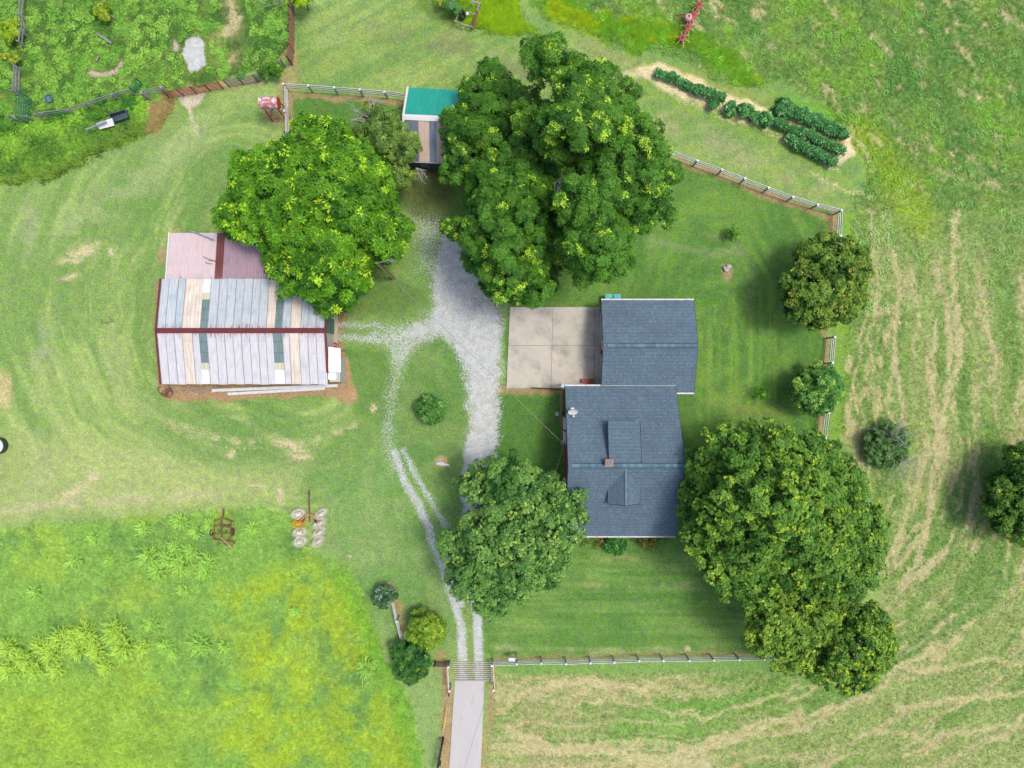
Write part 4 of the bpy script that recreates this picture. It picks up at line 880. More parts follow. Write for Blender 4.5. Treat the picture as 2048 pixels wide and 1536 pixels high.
# ------------------------------------------------------------------ poles and cables
def cable(label, a, b_, sag, r=.014, name='power_cable'):
    a = Vector(a); b_ = Vector(b_); n = 24
    pts = [a.lerp(b_, i / n) - Vector((0, 0, sag * 4 * (i / n) * (1 - i / n))) for i in range(n + 1)]
    o = MB().tube(pts, r, 5).build(name, M['cable']); return tag(o, label, 'cable')
pt = W(753, 526, 7.6); lp = thing('light_pole', 'wooden yard light pole with a lamp arm at the east edge of the rosette-leaved tree', 'light pole', (pt.x, pt.y, 0))
MB().tube([(pt.x, pt.y, -.2), (pt.x, pt.y, 7.65)], [.15, .10], 10).build('pole', M['polewood'], lp)
le = W(782, 520, 7.7); MB().tube([(pt.x, pt.y, 7.3), (pt.x + .4, pt.y + .08, 7.6), (le.x, le.y, 7.75)], .04, 8).build('lamp_arm', M['steel'], lp)
m = MB(); m.lathe((le.x, le.y, 7.6), (0, 0, 1), [(-.22, .05), (-.2, .17), (0, .17), (.1, .13), (.2, .05)], 14); hd_ = m.build('lamp_head', M['steel'], lp); MB().lathe((le.x, le.y, 7.38), (0, 0, 1), [(-.1, .05), (-.04, .13), (.02, .14)], 12).build('lens', M['lamp'], hd_)
cable('thin pale power cable from the yard light pole to the house', (pt.x, pt.y, 7.4), (mm_.x, mm_.y, 3.75), .55, .015)
far = W(880, 1700, 6.0); cable('thin power cable from the house over the front lawn and the concrete drive', (mm_.x, mm_.y, 3.7), (far.x, far.y, 6.0), .5, .015)
pp = thing('utility_pole', None, None, (far.x, far.y, 0)); tag(pp, 'wooden utility pole past the bottom edge beside the concrete drive', 'pole'); MB().tube([(far.x, far.y, -.3), (far.x, far.y, 7)], [.16, .11], 10).build('pole', M['polewood'], pp)
# cattle guard
cg = thing('cattle_guard', 'cattle guard of pale pipes where gravel meets the concrete drive', 'cattle guard', W(944, 1342))
for k in range(10):
    y = 1324 + k * 3.9; a_ = W(905 + k * .3, y); b2_ = W(984 + k * .2, y + .3)
    MB().tube([(a_.x, a_.y, .06), (b2_.x, b2_.y, .06)], .035, 8).build('pipe', M['stone'], cg)
# small roadside things
p0, p1 = W(894, 1415, .5), W(886, 1466, .5); tag(MB().tube([(p0.x, p0.y, .5), (p1.x, p1.y, .35)], .04, 8).build('marker_pole', M['yellow']), 'thin yellow pole lying beside the concrete drive', 'pole')
p0, p1 = W(883.5, 1491, 1.3), W(873, 1550, 1.2); t = thing('pipe_gate', 'black pipe gate swung open along the west side of the drive', 'gate', (p0.x, p0.y, 0))
MB().tube([(p0.x, p0.y, 1.3), (p1.x, p1.y, 1.2)], .09, 10).build('rail', M['black'], t); MB().tube([(p0.x, p0.y, -.1), (p0.x, p0.y, 1.35)], .1, 10).build('post', M['black'], t); MB().tube([(p0.x, p0.y, .5), (p1.x, p1.y, .4)], .06, 8).build('rail', M['black'], t)
pp_ = W(880, 1527, .9); MB().box((pp_.x, pp_.y, .85), (.14, .35, .3)).build('latch', M['black'], t)
p = W(898, 1387, .6); tag(MB().beam((p.x + .03, p.y + .25, .7), (p.x - .05, p.y - .28, .5), .12, .1).build('black_rail_end', M['black']), 'short black post end past the west wing fence', 'post')
t = thing('mailbox', 'small white box on a post standing at the front fence near the entrance', 'box', W(1028, 1318)); p = W(1027, 1318, 1.1)
MB().box((p.x - .15, p.y, 1.1), (.55, .28, .26)).build('box', M['white'], t); MB().beam((p.x + .2, p.y + .15, -.1), (p.x + .2, p.y + .15, 1.3), .12, .12).build('post', M['post'], t)

# ------------------------------------------------------------------ fuel tank on its stand
tc = W(539, 206, 2.6); ft = thing('fuel_tank', 'rust-stained red fuel tank on a tall red stand beside the white fence', 'tank', (tc.x, tc.y, 0))
hl, rd0 = .78, .50
m = MB(); m.lathe((tc.x, tc.y, 2.6), (1, 0, 0), [(-hl - .06, .01), (-hl - .05, .3), (-hl, rd0), (-hl + .02, rd0), (hl - .02, rd0)], 24); tk = m.build('tank', M['tank'], ft, smooth=False)
MB().lathe((tc.x, tc.y, 2.6), (1, 0, 0), [(hl - .02, rd0 + .004), (hl, rd0 + .004), (hl + .03, rd0 - .05), (hl + .05, .2), (hl + .052, .01)], 24).build('end_cap', M['redpaint'], tk)
m = MB(); m.tube([(tc.x - .3, tc.y, 3.05), (tc.x - .3, tc.y, 3.2)], .06, 10).build('filler_cap', M['steel'], tk)
FT = [(-.62, -.5), (.68, -.5), (-.62, .42), (.68, .42)]
for x, y in FT: MB().beam((tc.x + x * 1.05, tc.y + y * 1.15, -.1), (tc.x + x * .85, tc.y + y * .75, 2.35), .07, .07).build('leg', M['redpaint'], ft)
for y in (-.53, .45): MB().beam((tc.x - .64, tc.y + y, .55), (tc.x + .7, tc.y + y, .55), .05, .05).build('brace', M['redpaint'], ft)
for x in (-.6, .66): MB().beam((tc.x + x, tc.y - .5, .56), (tc.x + x, tc.y + .43, .56), .05, .05).build('brace', M['redpaint'], ft)
MB().tube([(tc.x + .5, tc.y - .3, 2.15), (tc.x + .55, tc.y - .45, 1.2), (tc.x + .2, tc.y - .5, .7)], .02, 6).build('hose', M['black'], ft)

# ------------------------------------------------------------------ farm machinery
def wheel_rake():
    c = W(619, 1032); t = thing('wheel_rake', 'V-shaped hay rake with seven white wheels and one yellow wheel, parked on the lawn', 'hay rake', (c.x, c.y, 0))
    def at(x, y, z): return Vector(W(x, y, z))
    m = MB(); a = at(618, 983, .45); b_ = at(619.5, 1044, .7); m.beam(a, b_, .09, .12); m.build('drawbar', M['rust'], t)
    MB().beam(at(618, 983, .45) + Vector((0, .1, 0)), at(618.3, 992, .5), .14, .16).build('hitch', M['rust'], t)
    for sx in (-1, 1):
        pts = [(619.5, 1029.5), (619.5 + sx * 7, 1030.5), (619.5 + sx * 12, 1034), (619.5 + sx * 16, 1042), (619.5 + sx * 18, 1060), (619.5 + sx * 18, 1083)]
        MB().tube([at(x, y, z) for (x, y), z in zip(pts, (.9, .95, .9, .5, .35, .35))], .06, 8).build('frame_arm', M['orange'], t)
        pts = [(619.5 + sx * 7, 1033), (619.5 + sx * 13, 1036), (619.5 + sx * 18, 1040)]
        MB().tube([at(x, y, .8) for x, y in pts], .05, 8).build('strut', M['orange'], t)
        w = at(619.5 + sx * 13, 1039, .3); m = MB(); m.lathe(w - Vector((.07, 0, 0)), (1, 0, 0), [(0, .12), (0, .3), (.14, .3), (.14, .12)], 16); m.build('tyre', M['black'], t)
    LC = [((596.5, 1027.5), -1), ((597.5, 1046), -1), ((599, 1064.5), -1), ((600, 1083), -1), ((641.5, 1027.5), 1), ((639, 1046), 1), ((638.5, 1064.5), 1), ((636, 1082.5), 1)]
    for (x, y), s_ in LC:
        yel = (y == 1046 and s_ < 0); c = at(x, y, .68); ax_ = Vector((-.25 if s_ > 0 else .12, .82, .58)).normalized()
        ref = ax_.cross(Vector((1, 0, 0))).normalized(); u = ref.cross(ax_)
        mt = 'wheelyellow' if yel else 'wheelwhite'
        def ring(r0, r1, z0, z1, n=28):
            vs_ = []; 
            for k in range(n):
                an = 2 * math.pi * k / n; dd_ = ref * math.cos(an) + u * math.sin(an); vs_ += [c + dd_ * r0 + ax_ * z0, c + dd_ * r1 + ax_ * z1]
            fs_ = [(2 * k, 2 * k + 1, 2 * ((k + 1) % n) + 1, 2 * ((k + 1) % n)) for k in range(n)]
            return vs_, fs_
        wm = MB(); wm.add(*ring(.08, .26, .06, .02)); wm.add(*ring(.40, .52, 0, .01)); wm.add(*ring(.26, .28, .02, -.02)); 
        wo = wm.build('rake_wheel', M[mt], t)
        if yel: wo['label'] = 'yellow rake wheel'
        hb = MB(); hb.lathe(c - ax_ * .06, ax_, [(0, .06), (.14, .06), (.16, .04), (.17, .01)], 12); hb.build('hub', M['stone'] if not yel else M['orange'], wo)
        tm = MB(); n = 40
        for k in range(n):
            an = 2 * math.pi * k / n; an2 = an + .22; d1 = ref * math.cos(an) + u * math.sin(an); d2 = ref * math.cos(an2) + u * math.sin(an2)
            tm.beam(c + d1 * .30, c + d1 * .40, .018, .018); tm.beam(c + d1 * .53, c + d2 * .68 - ax_ * .03, .016, .016)
        to = tm.build('tines', M[mt], wo); to['kind'] = 'stuff'
        e = at(619.5 + s_ * 13.5, y + 1, .72); MB().beam(c, e, .05, .05).build('wheel_arm', M['orange'], t)
wheel_rake()
def tedder():
    c = W(1385, 42); t = thing('hay_tedder', 'faded red hay tedder with four star-shaped rotors in the north meadow', 'hay tedder', (c.x, c.y, 0))
    P4 = [(1399.5, 9), (1388, 30), (1377, 53), (1366, 75)]; P4 = [Vector(W(x, y, .75)) for x, y in P4]
    for i in range(3):
        MB().beam(P4[i], P4[i + 1], .16, .13).build('beam', M['pinkpaint'], t)
    MB().beam(P4[1].lerp(P4[2], .05), P4[1].lerp(P4[2], .6) , .28, .2).build('gearbox', M['pinkpaint'], t)
    a = Vector(W(1352, 30, .5)); b_ = Vector(W(1378, 35, .85))
    MB().beam(a, b_ + Vector((0, .35, 0)), .06, .07).build('drawbar', M['rust'], t); MB().beam(a, b_ + Vector((0, -.3, 0)), .06, .07).build('drawbar', M['rust'], t)
    m = MB(); m.lathe(b_ + Vector((-.05, 0, -.1)), (0, 0, 1), [(0, .3), (.12, .34), (.25, .28), (.34, .1)], 12); m.build('hitch_housing', mat('pale_pink_paint', C(222, 160, 168), .6), t)
    for i, p in enumerate(P4):
        hb = MB(); hb.lathe(p - Vector((0, 0, .25)), (0, 0, 1), [(0, .12), (.08, .3), (.2, .32), (.26, .1), (.42, .08), (.43, .01)], 14); ro = hb.build('rotor', M['pinkpaint'], t)
        for k in range(6):
            an = math.pi / 3 * k + .45 + i * .08; d = Vector((math.cos(an), math.sin(an), 0)); m = MB(); q0 = p + d * .25 + Vector((0, 0, -.15)); q1 = p + d * .72 + Vector((0, 0, -.35)); m.beam(q0, p + d * .45 + Vector((0, 0, -.2)), .05, .05); m.beam(p + d * .44 + Vector((0, 0, -.2)), q1, .045, .04); m.beam(q1, q1 + Vector((0, 0, -.2)) + d * .05, .03, .03)
            m.build('tine_arm', M['tine'], ro)
        w = MB(); w.lathe(p + Vector((-.06, .1, -.6)), (1, 0, 0), [(0, .05), (0, .17), (.12, .17), (.12, .05)], 12); w.build('tyre', M['black'], t)
tedder()
def cultivator():
    c = W(447, 1058); t = thing('rusty_cultivator', 'rusty old cultivator with tyres sunk in the tall grass beside the lawn', 'cultivator', (c.x, c.y, 0))
    def at(x, y, z=.55): return Vector(W(x, y, z))
    for a, b_, w in (((447, 1018), (445, 1037), .12), ((445, 1036), (427, 1043), .08), ((445, 1036), (468, 1044), .08), ((441, 1052), (462, 1053), .16), ((428, 1050), (462, 1056), .07), ((443, 1040), (443, 1078), .09), ((429, 1044), (428, 1078), .08), ((462, 1044), (461, 1078), .08), ((425, 1078), (470, 1084), .09), ((430, 1068), (465, 1066), .07), ((425, 1058), (433, 1068), .05)):
        MB().beam(at(*a), at(*b_), w, w).build('beam', M['rust'], t)
    MB().beam(at(442, 1075, .8), at(465, 1096, .25), .08, .05).build('lever', mat('bare_lever', C(196, 150, 120), .8), t)
    for x, y in ((466, 1064), (424, 1064)):
        m = MB(); m.lathe(at(x, y, .32) - Vector((.1, 0, 0)), (1, 0, 0), [(0, .15), (0, .30), (.05, .33), (.13, .33), (.16, .30), (.16, .15)], 18); w = m.build('tyre', mat('cracked_rubber', C(84, 78, 76), .9, n1=(6, .3), n2=(30, .3)), t); MB().lathe(at(x, y, .32) - Vector((.06, 0, 0)), (1, 0, 0), [(0, .01), (0, .19), (.12, .19), (.12, .01)], 12).build('rim', M['rust'], w)
    for k in range(9):
        x = 427 + k * 5; y = 1083 + (k % 2) * 3 - 8 * (k % 3 == 0); p = at(x, y, .5); m = MB(); m.tube([p, p + Vector((0, -.15, .02)), p + Vector((0, -.3, -.2)), p + Vector((0, -.12, -.5))], .028, 5); m.build('shank', M['rust'], t)
    for k in range(6):
        x = 430 + k * 7; p = at(x, 1050 + (k % 2) * 8, .5); MB().tube([p, p + Vector((0, -.15, .1)), p + Vector((0, -.3, -.1)), p + Vector((0, -.12, -.5))], .028, 5).build('shank', M['rust'], t)
cultivator()
def frame_trailer():
    c = W(935, 25); t = thing('trailer_frame', 'old trailer frame with a tyre, half sunk in tall grass at the top edge', 'trailer', (c.x, c.y, 0))
    def at(x, y, z=.6): return Vector(W(x, y, z))
    for a, b_, w, mt in (((943, 3), (963, 8), .14, 'oldwood'), ((947, 54), (955, 22), .2, 'rust'), ((955, 22), (959, 4), .08, 'oldwood'), ((922, 48), (948, 55), .1, 'oldwood'), ((933, 24), (952, 29), .1, 'oldwood'), ((943, 4), (936, 24), .05, 'green_gate'), ((943, 4), (960, 26), .03, 'oldwood'), ((910, 44), (916, 30), .07, 'oldwood'), ((908, 42), (924, 47), .08, 'oldwood')):
        MB().beam(at(*a), at(*b_), w, w * .7).build('beam', M[mt], t)
    m = MB(); m.lathe(at(925, 30, .4) - Vector((.12, 0, 0)), (.9, -.25, .3), [(0, .2), (0, .36), (.05, .42), (.18, .42), (.22, .36), (.22, .2)], 18); m.build('tyre', M['black'], t)
    MB().box(at(935, 28, .7), (.18, .25, .2)).build('bracket', M['white'], t)
frame_trailer()
# white panel, pipe and dark trough at the overgrown fence
a = [W(192, 247, .9), W(224, 236, 1.0), W(229, 251, .8), W(199, 259, .7)][::-1]
tag(MB().slab(a, .04).build('scrap_sheet', M['white']), 'crumpled white metal sheet lying in the weeds below the pasture fence', 'scrap sheet')
p0, p1 = W(172, 259, 1.1), W(212, 243, 1.2); tag(MB().tube([p0, p1], .09, 10).build('pipe', M['steel']), 'thick grey pipe lying across the white panel in the weeds', 'pipe')
c = W(243, 236, .3); t = thing('feed_trough', 'dark open trough beside the white panel in the weeds', 'trough', (c.x, c.y, 0))
for dx, dy, sx, sy, z, hh in ((0, 0, 1.5, .75, .28, .06), (0, .36, 1.5, .06, .55, .5), (0, -.36, 1.5, .06, .55, .5), (.73, 0, .06, .66, .55, .5), (-.73, 0, .06, .66, .55, .5)):
    an = .3; MB().box((c.x + dx * math.cos(an) - dy * math.sin(an), c.y + dx * math.sin(an) + dy * math.cos(an), z), (sx, sy, hh), rz=an).build('panel', mat('trough_steel', C(70, 86, 100), .5) if 'trough_steel' not in bpy.data.materials else bpy.data.materials['trough_steel'], t)
c = W(97, 197, .25); m = MB(); m.lathe((c.x, c.y, 0), (0, 0, 1), [(0, .2), (.1, .34), (.3, .36), (.3, .32), (.12, .28), (.08, .01)], 16); tag(m.build('blue_tub', mat('blue_tub_plastic', C(96, 124, 150), .5)), 'small blue tub lying in the pasture weeds', 'tub')
for i, (a, b_, w, lb) in enumerate((((193, 67), (223, 86), .16, 'grey plank lying in the pasture weeds near the bare patch'), ((208, -4), (210, 9), .2, 'grey post end at the top edge above the pasture weeds'), ((193, 122), (197, 112), .12, 'short grey stick among the pasture weeds'), ((222, 30), (229, 36), .1, 'short grey board beside the yellowish bush in the pasture'))):
    p0, p1 = W(*a, .3), W(*b_, .25); tag(MB().beam(p0, p1, w, .08).build('plank' , M['oldwood']), lb, 'plank')
# round trough at the left edge
c = W(-9, 892, .6); m = MB(); m.lathe((c.x, c.y, 0), (0, 0, 1), [(0, .70), (.55, .74), (.6, .76), (.6, .66), (.5, .64)], 24); t = thing('stock_tank', 'round tank with a dark green rim cut by the left edge', 'tank', (c.x, c.y, 0)); m.build('shell', mat('dark_green_rim', C(44, 74, 60), .5), t); MB().lathe((c.x, c.y, .42), (0, 0, 1), [(0, .01), (.001, .64)], 24).build('water', M['white'], t)
# boards and junk behind the barn
for a, b_, w, z, lb, mt in (((424, 781), (676, 771), .26, .18, 'longest white board lying behind the barn', 'log'), ((456, 788), (650, 777), .24, .12, 'white board lying just below the longest one behind the barn', 'log'), ((600, 769), (641, 766.5), .16, .2, 'short grey board tucked under the barn eave', 'oldwood'), ((375, 784), (420, 780), .14, .1, 'short weathered board left of the long white ones behind the barn', 'oldwood')):
    p0, p1 = W(*a, z), W(*b_, z); tag(MB().beam(p0, p1, w, .12).build('board', M[mt]), lb, 'board')
m = MB()
for k in range(22):
    c = W(332 + random.uniform(-6, 8), 783 + random.uniform(-5, 5), .2); an = random.random() * 6; r_ = random.uniform(.2, .45)
    m.tube([(c.x + r_ * math.cos(an + j * .7), c.y + r_ * math.sin(an + j * .7), .1 + .25 * random.random()) for j in range(5)], .02, 4)
tag(m.build('wire_pile', M['wiremesh']), 'tangled pile of brown wire at the southwest corner of the barn', 'wire pile')
for k in range(1):
    m = MB()
    for j in range(3):
        c = W(664 + j * 3, 690, .2); pts = [(c.x + .25 * math.cos(a_ * .6), c.y + .2 * math.sin(a_ * .6), .15 + .05 * j) for a_ in range(11)]; m.tube(pts, .03, 5)
    tag(m.build('hose_coil', M['redpaint']), 'coil of rusty hose on the concrete by the barn lean-to', 'hose')
p0, p1 = W(380, 461, 2.5), W(428, 480, 2.75); tag(MB().tube([(p0.x, p0.y, 2.55), (p1.x, p1.y, 2.75)], .05, 8).build('roof_pipe', M['steel']), 'grey pipe lying on the pink shed roof', 'pipe')
# bins, bench, dish, statues
for x, mt, lb in ((1217.5, 'teal', 'pale teal plastic bin behind the garage, left of the brighter one'), (1234.5, 'teal_dark', 'bright teal plastic bin behind the garage')):
    c = W(x, 597.5, 1.0); t = thing('wheelie_bin', lb, 'bin', (c.x, c.y, 0)); y_ = 7.42
    m = MB(); m.hexa([(c.x - .24, y_ - .22, .04), (c.x + .24, y_ - .22, .04), (c.x + .24, y_ + .24, .04), (c.x - .24, y_ + .24, .04)], [(c.x - .29, y_ - .3, .98), (c.x + .29, y_ - .3, .98), (c.x + .29, y_ + .32, .98), (c.x - .29, y_ + .32, .98)]); m.build('body', M[mt], t)
    MB().box((c.x, y_ + .01, 1.02), (.64, .7, .07)).build('lid', M[mt], t)
c = W(1175, 766.5, .4); t = thing('red_bench', 'low red bench on the concrete pad against the house', 'bench', (c.x, .1, 0)); y_ = .12
for k in range(3): MB().box((c.x, y_ + .02 + k * .13, .44), (1.05, .11, .04)).build('slat', M['redpaint'], t)
for x in (-.45, .45):
    MB().box((c.x + x, y_ + .15, .2), (.06, .36, .42)).build('leg', M['redpaint'], t)
c = W(1145, 822, 4.0); t = thing('satellite_dish', 'white satellite dish on the northwest part of the house roof', 'satellite dish', (c.x, c.y, 3.6)); hz = hroof(c.y)
axd = Vector((.05, -.80, .60)).normalized(); m = MB(); cc_ = Vector((c.x, c.y, hz + .55)); prof = [(-.02 + .32 * (r_ / .42) ** 2 * .3, r_) for r_ in (.01, .12, .22, .32, .42)]; m.lathe(cc_, axd, prof, 22); m.add(*[(lambda mm: (mm.v, mm.f))(MB().lathe(cc_ - axd * .012, axd, prof, 22))][0]); m.build('dish', M['white'], t)
m = MB(); m.tube([(c.x, c.y + .15, hz - .05), (c.x, c.y + .12, hz + .3), tuple(cc_ - axd * .02)], .035, 8); m.build('mast', M['white'], t); m = MB(); m.tube([cc_ - Vector((0, 0, .1)), cc_ + axd * .5 + Vector((.02, 0, -.3))], .018, 6); ar = m.build('feed_arm', M['white'], t); MB().box(cc_ + axd * .52 + Vector((.02, 0, -.28)), (.14, .1, .1)).build('receiver', M['white'], ar)
MB().box((c.x, c.y + .15, hz + .04), (.3, .25, .04)).build('foot', M['white'], t)
c = W(884, 928, .2); m = MB(); m.tube([(c.x - .5, c.y + .02, .16), (c.x - .2, c.y + .05, .2), (c.x + .2, c.y - .02, .18), (c.x + .62, c.y - .12, .1)], [.13, .22, .15, .06], 9); m.tube([(c.x, c.y, .2), (c.x + .05, c.y + .2, .2)], [.12, .1], 7); m.tube([(c.x + .5, c.y - .1, .12), (c.x + .55, c.y - .25, .1)], [.05, .04], 6)
tag(m.build('bleached_log', M['log']), 'white bleached log lying in a small sandy patch on the lawn', 'log')
c = W(1455, 537, .2); m = MB()
for k in range(7): q = Vector((c.x + random.uniform(-.3, .35), c.y + random.uniform(-.2, .25), .1)); m.lathe(q, (random.uniform(-.2, .2), random.uniform(-.2, .2), 1), [(-.15, .05), (0, .16), (.12, .14), (.2, .03)], 7)
tag(m.build('rock_pile', M['stone']), 'small pile of pale rocks on the mown lawn east of the pecans', 'rocks')
c = W(1115, 828, .2); tag(MB().lathe((c.x, c.y, 0), (0, 0, 1), [(0, .18), (.1, .22), (.2, .16), (.25, .02)], 9).build('rock', M['stone']), 'pale rock beside the west wall of the house', 'rock')
c = W(1126, 827, .5); tag(MB().lathe((c.x, c.y, 0), (0, 0, 1), [(0, .13), (.4, .14), (.45, .1), (.47, .01)], 12).build('green_canister', mat('dark_green_paint', C(30, 84, 60), .5)), 'small dark green canister against the west wall of the house', 'canister')
p0, p1 = W(1063, 775.5, .3), W(1122, 778, .3); tag(MB().beam(p0, p1, .08, .5).build('edging_board', M['black']), 'black edging board along the south side of the concrete pad', 'edging')
p0, p1 = W(1122, 783, .3), W(1122, 830, .3); tag(MB().beam(p0, p1, .05, .2).build('edging_board', M['apron']), 'thin tan edging strip running south beside the house wall', 'edging')
for k in range(6):
    a = random.random() * 6.28
m = MB()
for (x, y), (x2, y2) in (((200, 646), (224, 643)), ((216, 632), (224, 640)), ((224, 640), (228, 643)), ((205, 643), (201, 638))): m.tube([W(x, y, .08), W((x + x2) / 2, (y + y2) / 2 + 1, .14), W(x2, y2, .08)], .022, 5)
tag(m.build('fallen_twig', M['rust']), 'thin broken twig lying on the lawn west of the barn', 'twig')
#--PART3--
# ------------------------------------------------------------------ trees
def in_poly(x, y, poly):
    ins = np.zeros(np.shape(x), bool); n = len(poly)
    for i in range(n):
        ax, ay = poly[i]; bx_, by_ = poly[(i + 1) % n]
        if ay != by_: ins ^= ((ay > y) != (by_ > y)) & (x < (bx_ - ax) * (y - ay) / (by_ - ay) + ax)
    return ins
def edge_dist(x, y, poly):
    d = np.full(np.shape(x), 1e9); n = len(poly)
    for i in range(n):
        ax, ay = poly[i]; bx_, by_ = poly[(i + 1) % n]; dx, dy = bx_ - ax, by_ - ay
        t = np.clip(((x - ax) * dx + (y - ay) * dy) / (dx * dx + dy * dy + 1e-9), 0, 1); d = np.minimum(d, np.hypot(x - ax - t * dx, y - ay - t * dy))
    return d
def poisson(poly, rad, r, tries=4000):
    xs = [p[0] for p in poly]; ys = [p[1] for p in poly]; out = []
    cand = np.stack([r.uniform(min(xs), max(xs), tries), r.uniform(min(ys), max(ys), tries)], 1); cand = cand[in_poly(cand[:, 0], cand[:, 1], poly)]
    for c in cand:
        if all((c[0] - o[0]) ** 2 + (c[1] - o[1]) ** 2 > rad * rad for o in out): out.append(c)
    return np.array(out)
def unit(v): return v / np.maximum(np.linalg.norm(v, axis=-1, keepdims=True), 1e-9)

def leaves_mesh(name, cen, nrm, tint, n_leaf, L, Wd, r, el=(.0, .7), jit=.25, flat=0.0, material=None):
    # a spray of n_leaf leaves round every centre: kite-shaped blades bent at the middle
    N = len(cen); T = N * n_leaf
    c = np.repeat(cen, n_leaf, 0); n = np.repeat(nrm, n_leaf, 0); t = np.repeat(tint, n_leaf, 0)
    ref = unit(r.normal(size=(N, 3))); a = unit(np.cross(nrm, ref)); b = np.cross(nrm, a); a = np.repeat(a, n_leaf, 0); b = np.repeat(b, n_leaf, 0)
    ang = np.tile(np.arange(n_leaf) * 2 * np.pi / n_leaf, N) + r.uniform(0, 6.28, N).repeat(n_leaf) + r.normal(0, .25, T)
    e = r.uniform(el[0], el[1], T); d = (a * np.cos(ang)[:, None] + b * np.sin(ang)[:, None]) * np.cos(e)[:, None] + n * np.sin(e)[:, None]
    sz = r.uniform(1 - jit, 1 + jit, T)[:, None]
    side = unit(np.cross(d, n + r.normal(0, .25, (T, 3)))); up = np.cross(side, d)
    base = c + d * L * .08 * sz; mid = c + d * L * .5 * sz + up * L * .06; tip = c + d * L * sz - n * L * .22 - np.array([0, 0, L * .12])
    v = np.stack([base, mid + side * Wd * .5 * sz, tip, mid - side * Wd * .5 * sz], 1).reshape(-1, 3)
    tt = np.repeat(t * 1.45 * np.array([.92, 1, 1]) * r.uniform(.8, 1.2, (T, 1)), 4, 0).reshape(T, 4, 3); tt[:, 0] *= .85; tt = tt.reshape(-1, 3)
    me = bpy.data.meshes.new(name); me.vertices.add(len(v)); me.vertices.foreach_set('co', v.astype(np.float32).ravel())
    me.loops.add(T * 4); me.loops.foreach_set('vertex_index', np.arange(T * 4, dtype=np.int32)); me.polygons.add(T)
    me.polygons.foreach_set('loop_start', np.arange(T, dtype=np.int32) * 4); me.polygons.foreach_set('loop_total', np.full(T, 4, np.int32)); me.update(calc_edges=True)
    at = me.color_attributes.new('tint', 'FLOAT_COLOR', 'POINT'); c4 = np.ones((len(v), 4), np.float32); c4[:, :3] = tt; at.data.foreach_set('color', c4.ravel())
    me.materials.append(material or M['leaf']); return me

